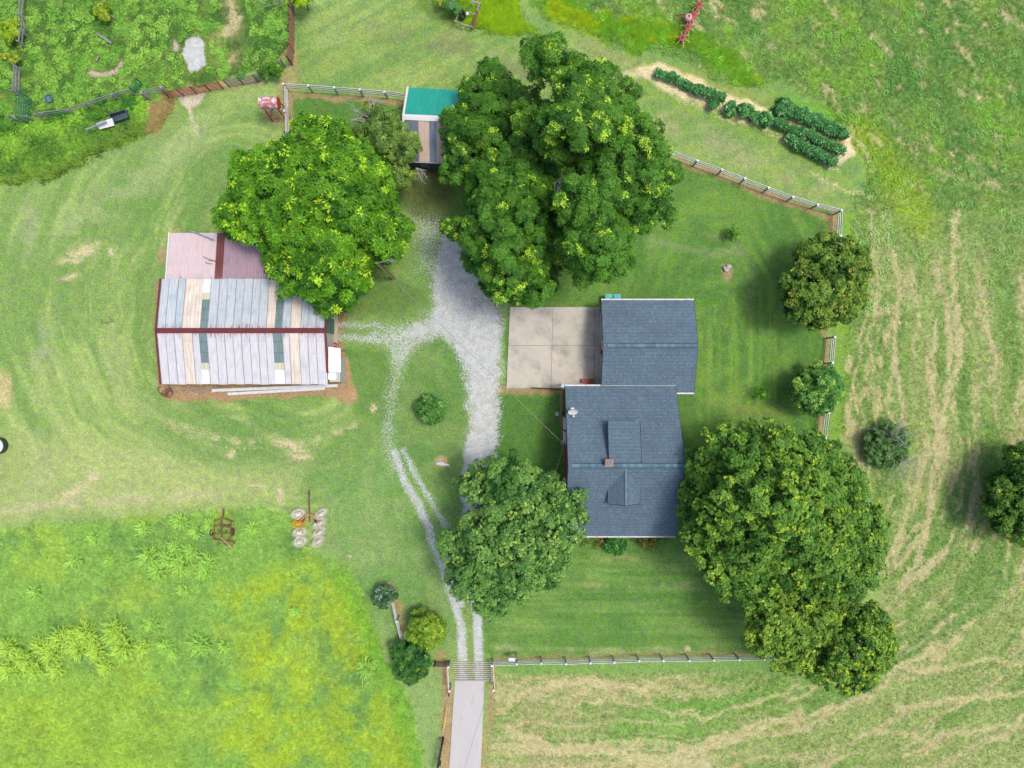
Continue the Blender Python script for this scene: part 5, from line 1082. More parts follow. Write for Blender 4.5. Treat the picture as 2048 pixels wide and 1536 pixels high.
def rgb(*c): return np.array(C(*c)[:3])
LEAFN = [0]
def tree(name, label, cat, outline, top, low, lobe, clump, leaf, cols, seed, dens=1.0, group=None, n_leaf=7, tips=.12, tip_scale=1.0, trunk_r=.3, gaps=0.0, extra_lobes=(), bark='bark', el=(.0, .7), limbs=True):
    # outline: crown edge in the photograph; top: height of the top; low: height of the widest edge;
    # lobe / clump: radii in metres; leaf: (length, width); cols: (deep, mid, bright tip)
    r = np.random.default_rng(seed); xs = np.array([p[0] for p in outline]); ys = np.array([p[1] for p in outline])
    cpx, cpy = (xs.min() + xs.max()) / 2, (ys.min() + ys.max()) / 2
    hm = (top + low) / 2; ppm = 1 / (S * (H - hm) / H)                 # pixels per metre at crown height
    lpx = lobe * ppm; pts = poisson(outline, lpx * .68, r); ed = edge_dist(pts[:, 0], pts[:, 1], outline)
    pts = pts[ed > lpx * .30]; ed = ed[ed > lpx * .30]
    if len(pts) == 0: pts = np.array([[cpx, cpy]]); ed = np.array([lpx])
    mx = max(ed.max(), lpx)
    lobes = []
    for (x, y), e in zip(pts, ed):
        u = min(1, e / mx); h = low + (top - lobe - low) * math.sin(u * math.pi / 2) ** .9 + r.normal(0, lobe * .55)
        rr2 = lobe * r.uniform(.8, 1.15); rr2 = min(rr2, max(e / ppm * 1.2, lobe * .6))
        if r.random() > gaps or u > .6 : lobes.append((np.array(W(x, y, h)), rr2))
    for (x, y, h, rr2) in extra_lobes: lobes.append((np.array(W(x, y, h)), rr2))
    cen = []; nr = []; ti = []; deep, mid, bright = [rgb(*c) for c in cols]
    for lc, lr in lobes:
        nc = max(4, int(2.2 * (lr / clump) ** 2)); lob_v = r.normal(0, .13)
        d = unit(r.normal(size=(nc * 2, 3))); d = d[d[:, 2] > -.25][:nc]
        sq = np.array([1, 1, .8])
        for dd in d:
            cr = clump * r.uniform(.65, 1.2); cc = lc + dd * sq * (lr - cr * .55) * r.uniform(.8, 1.08)
            ns = max(5, int(dens * 15 * (cr / max(leaf[0], .2)) ** 2 * .55)); e = unit(r.normal(size=(ns * 2, 3)) + dd * .8 + np.array([0, 0, .5])); e = e[e[:, 2] > -.35][:ns]
            p = cc + e * cr * r.uniform(.62, 1.05, (len(e), 1)) * np.array([1, 1, .8])
            cen.append(p); nr.append(unit(e + np.array([0, 0, .6]) + r.normal(0, .25, e.shape)))
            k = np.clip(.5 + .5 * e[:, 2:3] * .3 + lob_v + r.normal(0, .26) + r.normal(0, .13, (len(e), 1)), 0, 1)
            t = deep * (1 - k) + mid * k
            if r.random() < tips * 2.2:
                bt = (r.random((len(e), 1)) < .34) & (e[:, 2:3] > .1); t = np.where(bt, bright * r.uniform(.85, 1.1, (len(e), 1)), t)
            ti.append(t)
        # leaves inside the lobe, inner crown shade darkened into their colour
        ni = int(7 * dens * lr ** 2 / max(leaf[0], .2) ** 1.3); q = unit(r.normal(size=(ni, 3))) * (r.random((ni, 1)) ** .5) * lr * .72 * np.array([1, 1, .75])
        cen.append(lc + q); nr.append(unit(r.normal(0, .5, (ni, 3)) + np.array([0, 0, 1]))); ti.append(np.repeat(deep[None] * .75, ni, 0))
    cen = np.concatenate(cen); nr = np.concatenate(nr); ti = np.concatenate(ti); LEAFN[0] += len(cen) * n_leaf
    cw = W(cpx, cpy, hm); base = Vector((cw.x, cw.y, 0)); t = thing(name, label, cat, base, group)
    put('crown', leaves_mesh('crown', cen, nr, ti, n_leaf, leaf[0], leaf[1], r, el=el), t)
    fork = base + Vector((r.normal(0, .2), r.normal(0, .2), low * .55)); m = MB(); m.tube([base - Vector((0, 0, .2)), base + Vector((.03, .02, .3)), fork], [trunk_r * 1.35, trunk_r, trunk_r * .75], 9); m.build('trunk', M[bark], t, smooth=True)
    if limbs:
        order = sorted(range(len(lobes)), key=lambda i: -lobes[i][1])[:22]
        for i in order:
            lc, lr = lobes[i]; e = Vector(lc); mdl = fork.lerp(e, .5) + Vector((r.normal(0, .25), r.normal(0, .25), -.12 * (e - fork).length + .35))
            MB().tube([fork - Vector((0, 0, .15)), fork.lerp(mdl, .5), mdl, mdl.lerp(e, .6), e + Vector((0, 0, lr * .4))], [trunk_r * .5, trunk_r * .42, trunk_r * .33, trunk_r * .2, trunk_r * .07], 6).build('limb', M[bark], t, smooth=True)
    return t, base

def bare_branches(parent, px, py, h, length, seed, n=6, spread=.8, dirn=(0, 0, 1), name='dead_branch', r0=.05, mat_='dead', to_px=None):
    r = np.random.default_rng(seed); m0 = Vector(W(px, py, h)); dirn = Vector(dirn).normalized()
    for i in range(n):
        m = MB(); d = (dirn + Vector(tuple(r.normal(0, spread, 3)))).normalized()
        def grow(p, d, L, rad, dep):
            pts = [p]; q = p
            for k in range(4): d = (d + Vector(tuple(r.normal(0, .16, 3)))).normalized(); q = q + d * L / 4; pts.append(q)
            m.tube(pts, [rad, rad * .85, rad * .7, rad * .5, rad * .3], 5, cap=False)
            if dep > 0:
                for k in range(3): grow(pts[r.integers(1, 4)], (d + Vector(tuple(r.normal(0, .6, 3)))).normalized(), L * r.uniform(.4, .65), rad * .5, dep - 1)
        grow(m0, d, length * r.uniform(.7, 1.1), r0, 2); m.build(name, M[mat_], parent)

PEC = ((34, 80, 14), (88, 138, 38), (176, 208, 56))
WAL = ((40, 90, 10), (104, 156, 28), (170, 206, 44))
tree('rosette_tree', 'bright green spreading tree with star-shaped leaf sprays beside the pink shed and light pole', 'tree',
     [(600, 225), (650, 238), (690, 240), (720, 285), (770, 310), (790, 350), (770, 385), (800, 400), (822, 450), (822, 500), (790, 532), (748, 532), (740, 555), (712, 612), (690, 630), (655, 632), (600, 600), (555, 580), (540, 545), (520, 500), (480, 475), (442, 468), (424, 410), (460, 378), (464, 320), (520, 288), (560, 275), (572, 240)],
     9.5, 3.6, 1.25, .58, (.40, .12), WAL, 101, 1.0, n_leaf=8, tips=.13, trunk_r=.34)
tree('sparse_tree', 'thin grey-green tree with bare grey twigs between the rosette-leaved tree and the shed', 'tree',
     [(706, 215), (745, 205), (790, 225), (830, 255), (842, 300), (812, 325), (838, 350), (815, 388), (790, 384), (762, 350), (775, 320), (735, 322), (716, 280)],
     6.0, 3.6, .95, .42, (.22, .08), ((72, 104, 38), (122, 150, 66), (160, 180, 80)), 102, .75, n_leaf=6, tips=.08, trunk_r=.16, gaps=.12)
T2 = bpy.data.objects['sparse_tree']
bare_branches(T2, 742, 240, 4.6, 1.9, 5, 7, .6, (-.5, .8, .7)); bare_branches(T2, 752, 345, 4.9, 1.7, 6, 6, .6, (-.1, -.9, .7)); bare_branches(T2, 832, 336, 2.6, 1.2, 7, 3, .5, (.8, -.2, .2))
pa = tree('pecan_tree', 'dark green pecan tree overhanging the east part of the teal-roofed shed', 'tree',
     [(945, 140), (985, 122), (1040, 150), (1052, 190), (1065, 235), (1062, 290), (1040, 315), (1000, 300), (965, 330), (925, 382), (885, 360), (880, 300), (890, 220), (920, 175)], 6.8, 4.0, 1.2, .60, (.25, .08), PEC, 103, .8, 'pecan trees in the yard', tips=.08, trunk_r=.35)
pb = tree('pecan_tree', 'dark green pecan tree nearest the gravel lot, its crown reaching to the concrete pad corner', 'tree',
     [(965, 300), (1020, 290), (1060, 330), (1100, 375), (1108, 430), (1130, 470), (1130, 560), (1080, 605), (1005, 618), (960, 570), (935, 530), (895, 500), (893, 440), (930, 400), (940, 340)], 11, 3.6, 1.4, .60, (.25, .08), PEC, 104, .8, 'pecan trees in the yard', tips=.10, trunk_r=.38)
pc = tree('pecan_tree', 'northernmost dark green pecan tree with pale forked limbs showing through gaps', 'tree',
     [(1035, 82), (1100, 65), (1165, 83), (1168, 118), (1215, 122), (1245, 160), (1262, 240), (1240, 330), (1190, 345), (1150, 320), (1120, 350), (1085, 320), (1060, 260), (1075, 190), (1065, 150), (1035, 122)], 14.5, 6.5, 1.4, .64, (.25, .08), PEC, 105, .8, 'pecan trees in the yard', tips=.14, trunk_r=.38, gaps=.1, extra_lobes=[(1052, 205, 8, 1.2), (1058, 245, 8, 1.3), (1060, 285, 8, 1.3), (1090, 330, 6.5, 1.4), (1135, 440, 6, 1.3), (1128, 500, 5, 1.3), (1115, 410, 6, 1.3), (1120, 370, 6.0, 1.4), (1070, 370, 7, 1.4), (1140, 330, 7, 1.3), (1100, 290, 7, 1.3), (1150, 370, 6, 1.3)])
pd = tree('pecan_tree', 'easternmost dark green pecan tree, beside the slanting white fence', 'tree',
     [(1245, 165), (1290, 178), (1305, 230), (1338, 270), (1358, 330), (1350, 400), (1352, 440), (1310, 478), (1274, 490), (1262, 455), (1272, 500), (1250, 560), (1190, 582), (1145, 562), (1118, 500), (1108, 410), (1120, 350), (1180, 320), (1235, 250)], 14, 5.5, 1.45, .60, (.25, .08), PEC, 106, .8, 'pecan trees in the yard', tips=.08, trunk_r=.4)
bare_branches(pc[0], 1132, 300, 9.0, 2.6, 9, 3, .35, (.1, .9, .6), 'bare_limb', .09); bare_branches(pc[0], 1180, 330, 8.0, 2.4, 10, 3, .4, (.3, .8, .5), 'bare_limb', .07); bare_branches(pb[0], 1108, 400, 9.0, 2.0, 12, 2, .3, (.1, .9, .5), 'bare_limb', .08)
tree('oak_tree', 'round-clumped mid-green tree over the gravel drive at the west end of the house', 'tree',
     [(935, 920), (990, 905), (1060, 912), (1100, 942), (1122, 972), (1142, 948), (1165, 985), (1192, 1025), (1168, 1050), (1162, 1080), (1145, 1112), (1112, 1170), (1050, 1200), (960, 1246), (920, 1200), (885, 1170), (880, 1082), (925, 1045), (938, 1010), (905, 985), (908, 952)],
     9.5, 3.4, 1.3, .56, (.17, .11), ((48, 98, 38), (122, 164, 78), (160, 192, 88)), 107, .5, n_leaf=6, tips=.14, trunk_r=.4, el=(.1, .9))
bare_branches(bpy.data.objects['oak_tree'], 962, 975, 6.5, 1.1, 13, 4, .8, (0, 0, 1), 'dead_branch', .03)
MAP = ((50, 100, 30), (120, 162, 58), (174, 196, 56))
bigt = tree('maple_tree', 'largest rounded yellow-green tree, beside the southeast corner of the house', 'tree',
     [(1395, 870), (1460, 842), (1500, 832), (1560, 848), (1665, 872), (1710, 930), (1748, 990), (1780, 1070), (1752, 1130), (1720, 1190), (1650, 1205), (1590, 1200), (1500, 1205), (1430, 1165), (1385, 1110), (1370, 1052), (1342, 1012), (1370, 960), (1375, 905)],
     13, 4.0, 1.35, .50, (.17, .11), MAP, 108, .5, n_leaf=6, extra_lobes=[(1425, 1135, 7.5, 1.4), (1465, 1165, 7, 1.4), (1395, 1075, 7, 1.3), (1735, 1140, 7, 1.3), (1700, 1175, 7, 1.3), (1520, 1185, 7.5, 1.4), (1400, 930, 6.5, 1.3), (1440, 880, 6.5, 1.3)], tips=.15, trunk_r=.45, el=(.1, .9))
t_ = tree('maple_tree', 'yellow-green tree at the southeast corner of the lawn where the front fence ends', 'tree',
     [(1482, 1195), (1560, 1190), (1650, 1195), (1690, 1210), (1688, 1270), (1650, 1300), (1615, 1360), (1540, 1338), (1492, 1285)], 8.5, 3.2, 1.15, .46, (.17, .11), ((70, 112, 36), (134, 166, 58), (172, 192, 60)), 109, .5, n_leaf=6, extra_lobes=[(1600, 1195, 6.5, 1.3), (1650, 1215, 6.5, 1.3), (1668, 1260, 6, 1.2), (1640, 1305, 5, 1.2), (1690, 1215, 5.5, 1.1), (1540, 1195, 6.5, 1.2)], tips=.24, trunk_r=.3, el=(.1, .9))
t_ = tree('maple_tree', 'green-gold tree at the meadow edge with a patch of bare grey twigs in its crown', 'tree',
     [(1690, 1212), (1740, 1198), (1780, 1240), (1790, 1310), (1758, 1350), (1720, 1387), (1680, 1383), (1608, 1366), (1640, 1310), (1672, 1262)], 8.0, 3.0, 1.15, .46, (.17, .11), ((56, 104, 32), (116, 156, 52), (168, 190, 56)), 110, .5, n_leaf=6, tips=.26, trunk_r=.3, el=(.1, .9))
bare_branches(t_[0], 1706, 1315, 7.2, 1.5, 14, 6, .8, (0, .4, .6), 'dead_branch', .04)
tree('olive_green_tree', 'round olive-toned tree growing over the east yard fence', 'tree',
     [(1600, 482), (1650, 470), (1720, 488), (1748, 540), (1732, 600), (1702, 635), (1650, 666), (1600, 655), (1560, 622), (1553, 572), (1582, 530)], 6.8, 2.6, 1.1, .48, (.20, .12), ((56, 96, 28), (118, 152, 54), (158, 168, 66)), 111, .7, n_leaf=6, tips=.2, trunk_r=.25, el=(.1, .9))
tree('young_tree', 'small bushy tree with yellow-green shoots at the east fence, south of the olive-toned one', 'tree',
     [(1590, 742), (1620, 728), (1660, 732), (1685, 760), (1684, 800), (1655, 826), (1620, 828), (1585, 816), (1572, 780)], 4.0, 1.6, .62, .32, (.26, .10), ((44, 100, 40), (92, 144, 62), (158, 190, 80)), 112, .6, n_leaf=6, tips=.25, trunk_r=.1)
tree('dark_tree', 'dark green tree cut off by the right edge of the picture', 'tree',
     [(2130, 890), (2060, 888), (2010, 902), (1985, 950), (1962, 1010), (1982, 1062), (2030, 1085), (2130, 1090), (2170, 990)], 5.2, 1.5, 1.1, .5, (.22, .11), ((44, 92, 26), (98, 136, 46), (168, 184, 56)), 113, .8, n_leaf=6, tips=.14, trunk_r=.28)
dk = tree('half_dead_shrub', 'low dark shrub with bare grey branches in the east meadow', 'shrub',
     [(1730, 866), (1775, 842), (1818, 866), (1814, 915), (1775, 940), (1730, 920)], 1.9, .5, .5, .32, (.2, .09), ((60, 98, 50), (98, 138, 70), (130, 158, 84)), 114, .4, n_leaf=5, tips=.05, trunk_r=.06, limbs=False)
bare_branches(dk[0], 1782, 878, 1.6, 1.9, 15, 9, .5, (.1, .8, .8), 'bare_branch', .035); bare_branches(dk[0], 1790, 905, 1.2, 2.8, 16, 10, .5, (.6, -.5, .25), 'bare_branch', .03)

def circ(x, y, rx, ry=None, n=14, s=0):
    ry = ry or rx; q = np.random.default_rng(int(x + y) + s); return [(x + rx * (1 + q.normal(0, .07)) * math.cos(6.2832 * k / n), y + ry * (1 + q.normal(0, .07)) * math.sin(6.2832 * k / n)) for k in range(n)]
def shrub(label, x, y, rx, ry, top, leaf, cols, seed, name='shrub', dens=1.0, tips=.15, clump=.28, lobe=.55, n_leaf=6, cat='shrub', el=(0, .7), group=None):
    return tree(name, label, cat, circ(x, y, rx, ry), top, top * .35, lobe, clump, leaf, cols, seed, dens, group=group, n_leaf=n_leaf, tips=tips, trunk_r=.05, limbs=False, el=el)
shrub('round leafy bush standing alone on the grass island beside the gravel drive', 862, 816, 31, 28, 1.9, (.30, .13), ((46, 100, 36), (96, 146, 66), (140, 180, 90)), 201, tips=.1)
shrub('yellow-green shrub between the short fence and the drive', 851, 1258, 40, 40, 2.6, (.26, .12), ((80, 124, 26), (134, 164, 50), (180, 196, 58)), 202, tips=.2, clump=.34, lobe=.7)
shrub('dark green spreading shrub beside the wire mesh panel', 822, 1320, 44, 40, 2.4, (.26, .10), ((34, 84, 34), (70, 122, 50), (140, 170, 60)), 203, tips=.08, clump=.36, lobe=.7)
fb_ = shrub('bush with tiny pale lilac flowers at the north end of the short fence', 769, 1194, 24, 22, 1.7, (.17, .07), ((50, 90, 50), (86, 126, 76), (130, 160, 110)), 204, tips=.05, clump=.26)
r = np.random.default_rng(77); n = 55; a_ = r.uniform(0, 6.28, n); q = np.sqrt(r.random(n)) * 1.0; c0 = W(768, 1195, 1.45)
fc = np.stack([c0.x + q * np.cos(a_), c0.y + q * np.sin(a_) * .9, 1.05 + .72 * np.sqrt(np.maximum(0, 1 - q ** 2)) + r.uniform(0, .1, n)], 1)
fo = put('blossom', leaves_mesh('blossom', fc, np.tile([0, 0, 1.0], (n, 1)), np.tile(rgb(186, 178, 206), (n, 1)), 4, .08, .06, r), fb_[0]); fo['kind'] = 'stuff'
shrub('small clipped round bush on the lawn west of the young tree', 1524, 788, 17, 15, 1.3, (.10, .05), ((60, 120, 24), (92, 156, 34), (120, 180, 50)), 205, clump=.24, lobe=.4, dens=.4, tips=.05)
shrub('tall dark leafy shrub against the middle of the house front', 1229, 1086, 21, 22, 1.6, (.26, .11), ((36, 96, 34), (78, 140, 54), (110, 170, 70)), 206, tips=.1)
shrub('olive-brown low shrub left of the dark leafy one at the house front', 1198, 1083, 15, 17, 1.2, (.13, .06), ((96, 104, 34), (140, 140, 60), (176, 150, 90)), 207, dens=.5, tips=.3)
shrub('low green shrub half under the oak-like tree at the house front', 1172, 1081, 16, 12, 1.1, (.13, .06), ((70, 104, 30), (112, 136, 50), (150, 150, 80)), 208, dens=.5, tips=.15)
shrub('rounded brownish-green shrub at the east part of the house front', 1298, 1086, 24, 18, 1.3, (.13, .06), ((74, 92, 26), (120, 128, 48), (160, 140, 80)), 209, dens=.5, tips=.2)
shrub('smallest green shrub tucked under the southeast eave of the house', 1329, 1077, 10, 7, .9, (.12, .06), ((50, 104, 40), (84, 140, 60), (100, 150, 70)), 210, dens=.5, clump=.2, lobe=.3)
shrub('spindly yellow-tipped sapling on the mown lawn northeast of the garage', 1470, 463, 11, 12, 1.6, (.2, .07), ((70, 124, 40), (110, 160, 56), (196, 208, 70)), 211, dens=.5, clump=.2, lobe=.3, tips=.3, name='sapling')
shrub('dark hedge bush growing against the tube gate by the brown fence corner', 543, 141, 24, 14, 1.5, (.18, .08), ((50, 100, 20), (92, 146, 30), (140, 180, 50)), 212, tips=.15)
shrub('yellow-green bush hanging over the brown fence at the top edge', 604, -2, 20, 16, 2.6, (.26, .09), ((96, 146, 16), (156, 190, 24), (190, 210, 40)), 213, tips=.3)
shrub('blue-green bush by the sunken trailer frame at the top edge', 905, 14, 16, 16, 1.7, (.2, .08), ((60, 116, 60), (104, 152, 90), (130, 170, 110)), 214)
shrub('yellowish bush left of the blue-green one at the top edge', 883, 8, 13, 12, 1.4, (.2, .08), ((120, 140, 40), (166, 180, 70), (190, 200, 90)), 215)
shrub('yellowish bush in the pasture weeds near the top edge', 206, 22, 16, 15, 1.3, (.18, .08), ((110, 146, 30), (154, 180, 50), (190, 196, 60)), 216)
shrub('yellow-green bush in front of the weathered fence on the far left', 22, 62, 20, 22, 1.4, (.18, .08), ((112, 150, 24), (154, 184, 40), (180, 200, 50)), 217)
shrub('yellowish bush between the two grey fences on the far left', 26, 112, 17, 13, 1.2, (.18, .08), ((120, 146, 36), (160, 180, 56), (196, 196, 60)), 218)
bare = thing('dead_brush', 'clump of bare dead twigs on the pasture side of the brown wire fence', 'brush', W(560, 5)); bare_branches(bare, 558, 6, .2, 1.6, 31, 7, .7, (0, 0, 1), 'twig', .025)
# debris on the pink roof
t = thing('fallen_branch', 'dead branch lying across the pink shed roof ridge sheet', 'branch', W(430, 522, 2.7)); 
m = MB()
for a, b_ in (((406, 513), (430, 522)), ((418, 520), (446, 523)), ((430, 522), (444, 534)), ((424, 528), (410, 524)), ((438, 520), (440, 508))): m.tube([W(*a, 2.86), W((a[0] + b_[0]) / 2, (a[1] + b_[1]) / 2 + 1, 2.9), W(*b_, 2.85)], .022, 5)
m.build('twig', M['rust'], t)
# ---- vegetable garden
VEG = ((44, 104, 52), (90, 152, 80), (142, 192, 118))
def row(label, pts, w, top, seed, leaf=(.26, .12), cols=VEG):
    r = np.random.default_rng(seed); cen = []; nrm = []; ti = []
    for a, b_ in zip(pts[:-1], pts[1:]):
        L = math.hypot(b_[0] - a[0], b_[1] - a[1]); n = int(L * w * .5)
        u = r.random(n); o2 = r.normal(0, .33, n).clip(-.8, .8) * w * (.9 + .4 * np.sin(u * L / 6 + seed) * np.sin(u * L / 2.7 + 1)); nx_, ny_ = -(b_[1] - a[1]) / L, (b_[0] - a[0]) / L
        X = a[0] + (b_[0] - a[0]) * u + nx_ * o2; Y = a[1] + (b_[1] - a[1]) * u + ny_ * o2; h = top * np.sqrt(np.maximum(.05, 1 - (o2 / w) ** 2)) * r.uniform(.75, 1.1, n)
        for x, y, z in zip(X, Y, h):
            p = W(x, y, z); cen.append((p.x, p.y, z)); nrm.append((nx_ * .2, -ny_ * .2, 1)); k = r.random(); ti.append(rgb(*cols[0]) * (1 - k) + rgb(*cols[1]) * k if r.random() < .9 else rgb(*cols[2]))
    cen = np.array(cen); o = put('vegetable_row', leaves_mesh('vegetable_row', cen, unit(np.array(nrm) + r.normal(0, .3, cen.shape)), np.array(ti), 6, leaf[0], leaf[1], r, el=(-.1, .8))); tag(o, label, 'vegetables', 'vegetable rows in the garden bed')
    LEAFN[0] += len(cen) * 6
row('narrow dark green vegetable row at the northwest end of the garden bed', [(1312, 145), (1345, 155), (1375, 170), (1396, 180)], 10, .6, 1)
row('wide dark vegetable row just after the narrow one in the garden bed', [(1392, 178), (1415, 184), (1448, 196)], 12, .8, 2)
row('short stub of vegetable row running south below the wide one', [(1432, 198), (1424, 215)], 11, .7, 3)
row('low vegetable row between the big leafy plants and the lower rows', [(1545, 240), (1575, 253)], 10, .7, 4)
row('uppermost long vegetable row at the southeast part of the bed', [(1555, 217), (1590, 222), (1620, 236), (1650, 250), (1680, 264)], 17, .8, 5)
row('middle vegetable row at the southeast part of the bed', [(1582, 257), (1620, 268), (1650, 286), (1688, 302)], 12, .8, 6)
row('lowest vegetable row at the southeast part of the bed', [(1577, 272), (1600, 290), (1640, 308), (1672, 325)], 13, .8, 7)
for x, y, rr_2, lb in ((1463, 216, 12, 'single round vegetable plant west of the big leafy ones'), (1491, 222, 13, 'big leafy vegetable plant, first of the touching group of three'), (1510, 233, 13, 'big leafy vegetable plant, middle of the touching group of three'), (1532, 239, 13, 'big leafy vegetable plant with pale leaves, last of the touching group of three'), (1568, 214, 18, 'largest vegetable plant, at the head of the uppermost southeast row'), (1681, 266, 13, 'silvery vegetable plant at the east end of the uppermost row')):
    shrub(lb, x, y, rr_2, rr_2, .9, (.26, .14), VEG, int(x), name='vegetable_plant', clump=.22, lobe=.4, cat='vegetable plant', tips=.2)

# ---- arching grass clumps in the bright field
def grass_clump(label, px, py, rad, seed, cols, n=120, grp=None):
    r = np.random.default_rng(seed); c = W(px, py, 0); N = n; ang = r.uniform(0, 6.28, N); L = rad * r.uniform(.5, 1.1, N); hh = rad * r.uniform(.5, .95, N); off = r.normal(0, rad * .22, (N, 2))
    v = []; f = []; t = []
    for i in range(N):
        d = Vector((math.cos(ang[i]), math.sin(ang[i]), 0)); s = Vector((-d.y, d.x, 0)); w = .018; b_ = c + Vector((off[i, 0], off[i, 1], 0)); P_ = []
        for u in (0, .35, .7, 1.0):
            z = hh[i] * (4 * u * (1 - u * .62) * .62); P_.append((b_ + d * L[i] * u + Vector((0, 0, z)), w * (1.3 if u < .9 else .15)))
        k = len(v)
        for p, ww in P_: v += [p + s * ww, p - s * ww]
        f += [(k + 2 * j, k + 2 * j + 1, k + 2 * j + 3, k + 2 * j + 2) for j in range(3)]
        q = r.random(); col = rgb(*cols[0]) * (1 - q) + rgb(*cols[1]) * q; t += [(*(col * 1.7 * g), 1) for g in (.6, .6, .9, .9, 1.05, 1.05, 1.15, 1.15)]
    m = MB(); m.v = [tuple(p) for p in v]; m.f = f; m.t = t; return tag(m.build('grass_clump', M['leaf'], tinted=True), label, 'grass clump', grp)
GC1 = [(303, 1110, 20), (340, 1115, 18), (365, 1125, 20), (322, 1140, 18), (420, 1122, 20), (385, 1100, 15), (352, 1092, 13), (425, 1048, 14), (365, 1040, 16), (290, 1055, 14), (395, 1060, 13), (412, 1140, 16)]
GC2 = [(180, 1262, 24), (165, 1290, 22), (238, 1255, 24), (255, 1290, 22), (130, 1275, 22), (110, 1300, 22), (60, 1315, 22), (25, 1290, 22), (28, 1335, 20), (75, 1335, 18), (200, 1300, 18), (118, 1335, 16), (215, 1330, 14), (190, 1280, 18), (90, 1290, 18), (290, 1290, 15), (150, 1268, 17)]
GC3 = [(408, 1285, 22, 'arching grass clump south of the rusty cultivator, larger of the two on the right of the bright field'), (335, 1290, 14, 'arching grass clump between the dense bank and the larger right-hand clump'), (308, 1245, 13, 'small arching grass clump above the dense bank of clumps'), (452, 1290, 12, 'small arching grass clump right of the larger one'), (155, 1118, 15, 'arching grass clump alone in the upper left of the bright field'), (222, 1118, 12, 'arching grass clump just right of the lone upper left one'), (75, 1182, 14, 'arching grass clump by itself near the left edge of the field'), (508, 1055, 13, 'pale bluish grass clump between the cultivator and the wheel rake'), (593, 1222, 10, 'small grass clump in the middle of the yellow-green area'), (733, 1330, 18, 'arching grass clump near the east edge of the bright field'), (190, 1075, 11, 'small grass clump under the lawn edge, left part of the field'), (368, 1178, 11, 'small faint grass clump below the cultivator group'), (350, 1305, 11, 'small grass clump below the one between the bank and the right-hand clump')]
GCC = ((116, 172, 62), (168, 206, 96))
for i, (x, y, rr2) in enumerate(GC1): grass_clump('one of the arching grass clumps crowded southwest of the rusty cultivator', x, y, rr2 * S * 1.15, 300 + i, GCC, grp='arching grass clumps by the cultivator')
for i, (x, y, rr2) in enumerate(GC2): grass_clump('one of the arching grass clumps in the dense bank across the bright field', x, y, rr2 * S * 1.15, 330 + i, ((132, 180, 58), (182, 210, 88)), grp='arching grass clumps in the bank')
for i, (x, y, rr2, lb) in enumerate(GC3): grass_clump(' '.join(lb.split()[:16]), x, y, rr2 * S * 1.15, 360 + i, GCC)


# ------------------------------------------------------------------ ground foliage nobody could count
def tuft_mesh(name, kind, seed):
    r = np.random.default_rng(seed); m = MB()
    if kind == 'grass':
        for i in range(9):
            a = r.uniform(0, 6.28); d = Vector((math.cos(a), math.sin(a), 0)); s = Vector((-d.y, d.x, 0)) * .035; b_ = Vector((r.normal(0, .12), r.normal(0, .12), 0)); z = r.uniform(.35, 1.0)
            m.add([b_ - s, b_ + s, b_ + d * r.uniform(.15, .75) + Vector((0, 0, z))], [(0, 1, 2)])
    elif kind == 'straw':
        for i in range(7):
            a = r.normal(0, .5); d = Vector((math.cos(a), math.sin(a), 0)); s = Vector((-d.y, d.x, 0)) * .02; b_ = Vector((r.normal(0, .4), r.normal(0, .3), r.uniform(.02, .15)))
            m.add([b_ - d * .6 - s, b_ - d * .6 + s, b_ + d * .6 + s + Vector((0, 0, .05)), b_ + d * .6 - s + Vector((0, 0, .05))], [(0, 1, 2, 3)])
    else:
        for i in range(13):
            a = r.uniform(0, 6.28); e = r.uniform(.1, .9); d = Vector((math.cos(a) * math.cos(e), math.sin(a) * math.cos(e), math.sin(e))); o2 = d * r.uniform(.25, .7) * Vector((1, 1, .8)).length / 1.6
            b_ = Vector((d.x * .55, d.y * .55, .2 + .7 * math.sin(e))) * r.uniform(.5, 1); s = Vector((-d.y, d.x, 0)).normalized() * .17; f_ = Vector((d.x, d.y, -.15)).normalized() * .42
            m.add([b_, b_ + f_ * .5 + s, b_ + f_, b_ + f_ * .5 - s], [(0, 1, 2, 3)])
    me = m.mesh(name, M['leaf_i']); return me
TUFTS = {k: bpy.data.objects.new('tuft_' + k, tuft_mesh('tuft_' + k, k, i)) for i, k in enumerate(('grass', 'straw', 'weed'))}
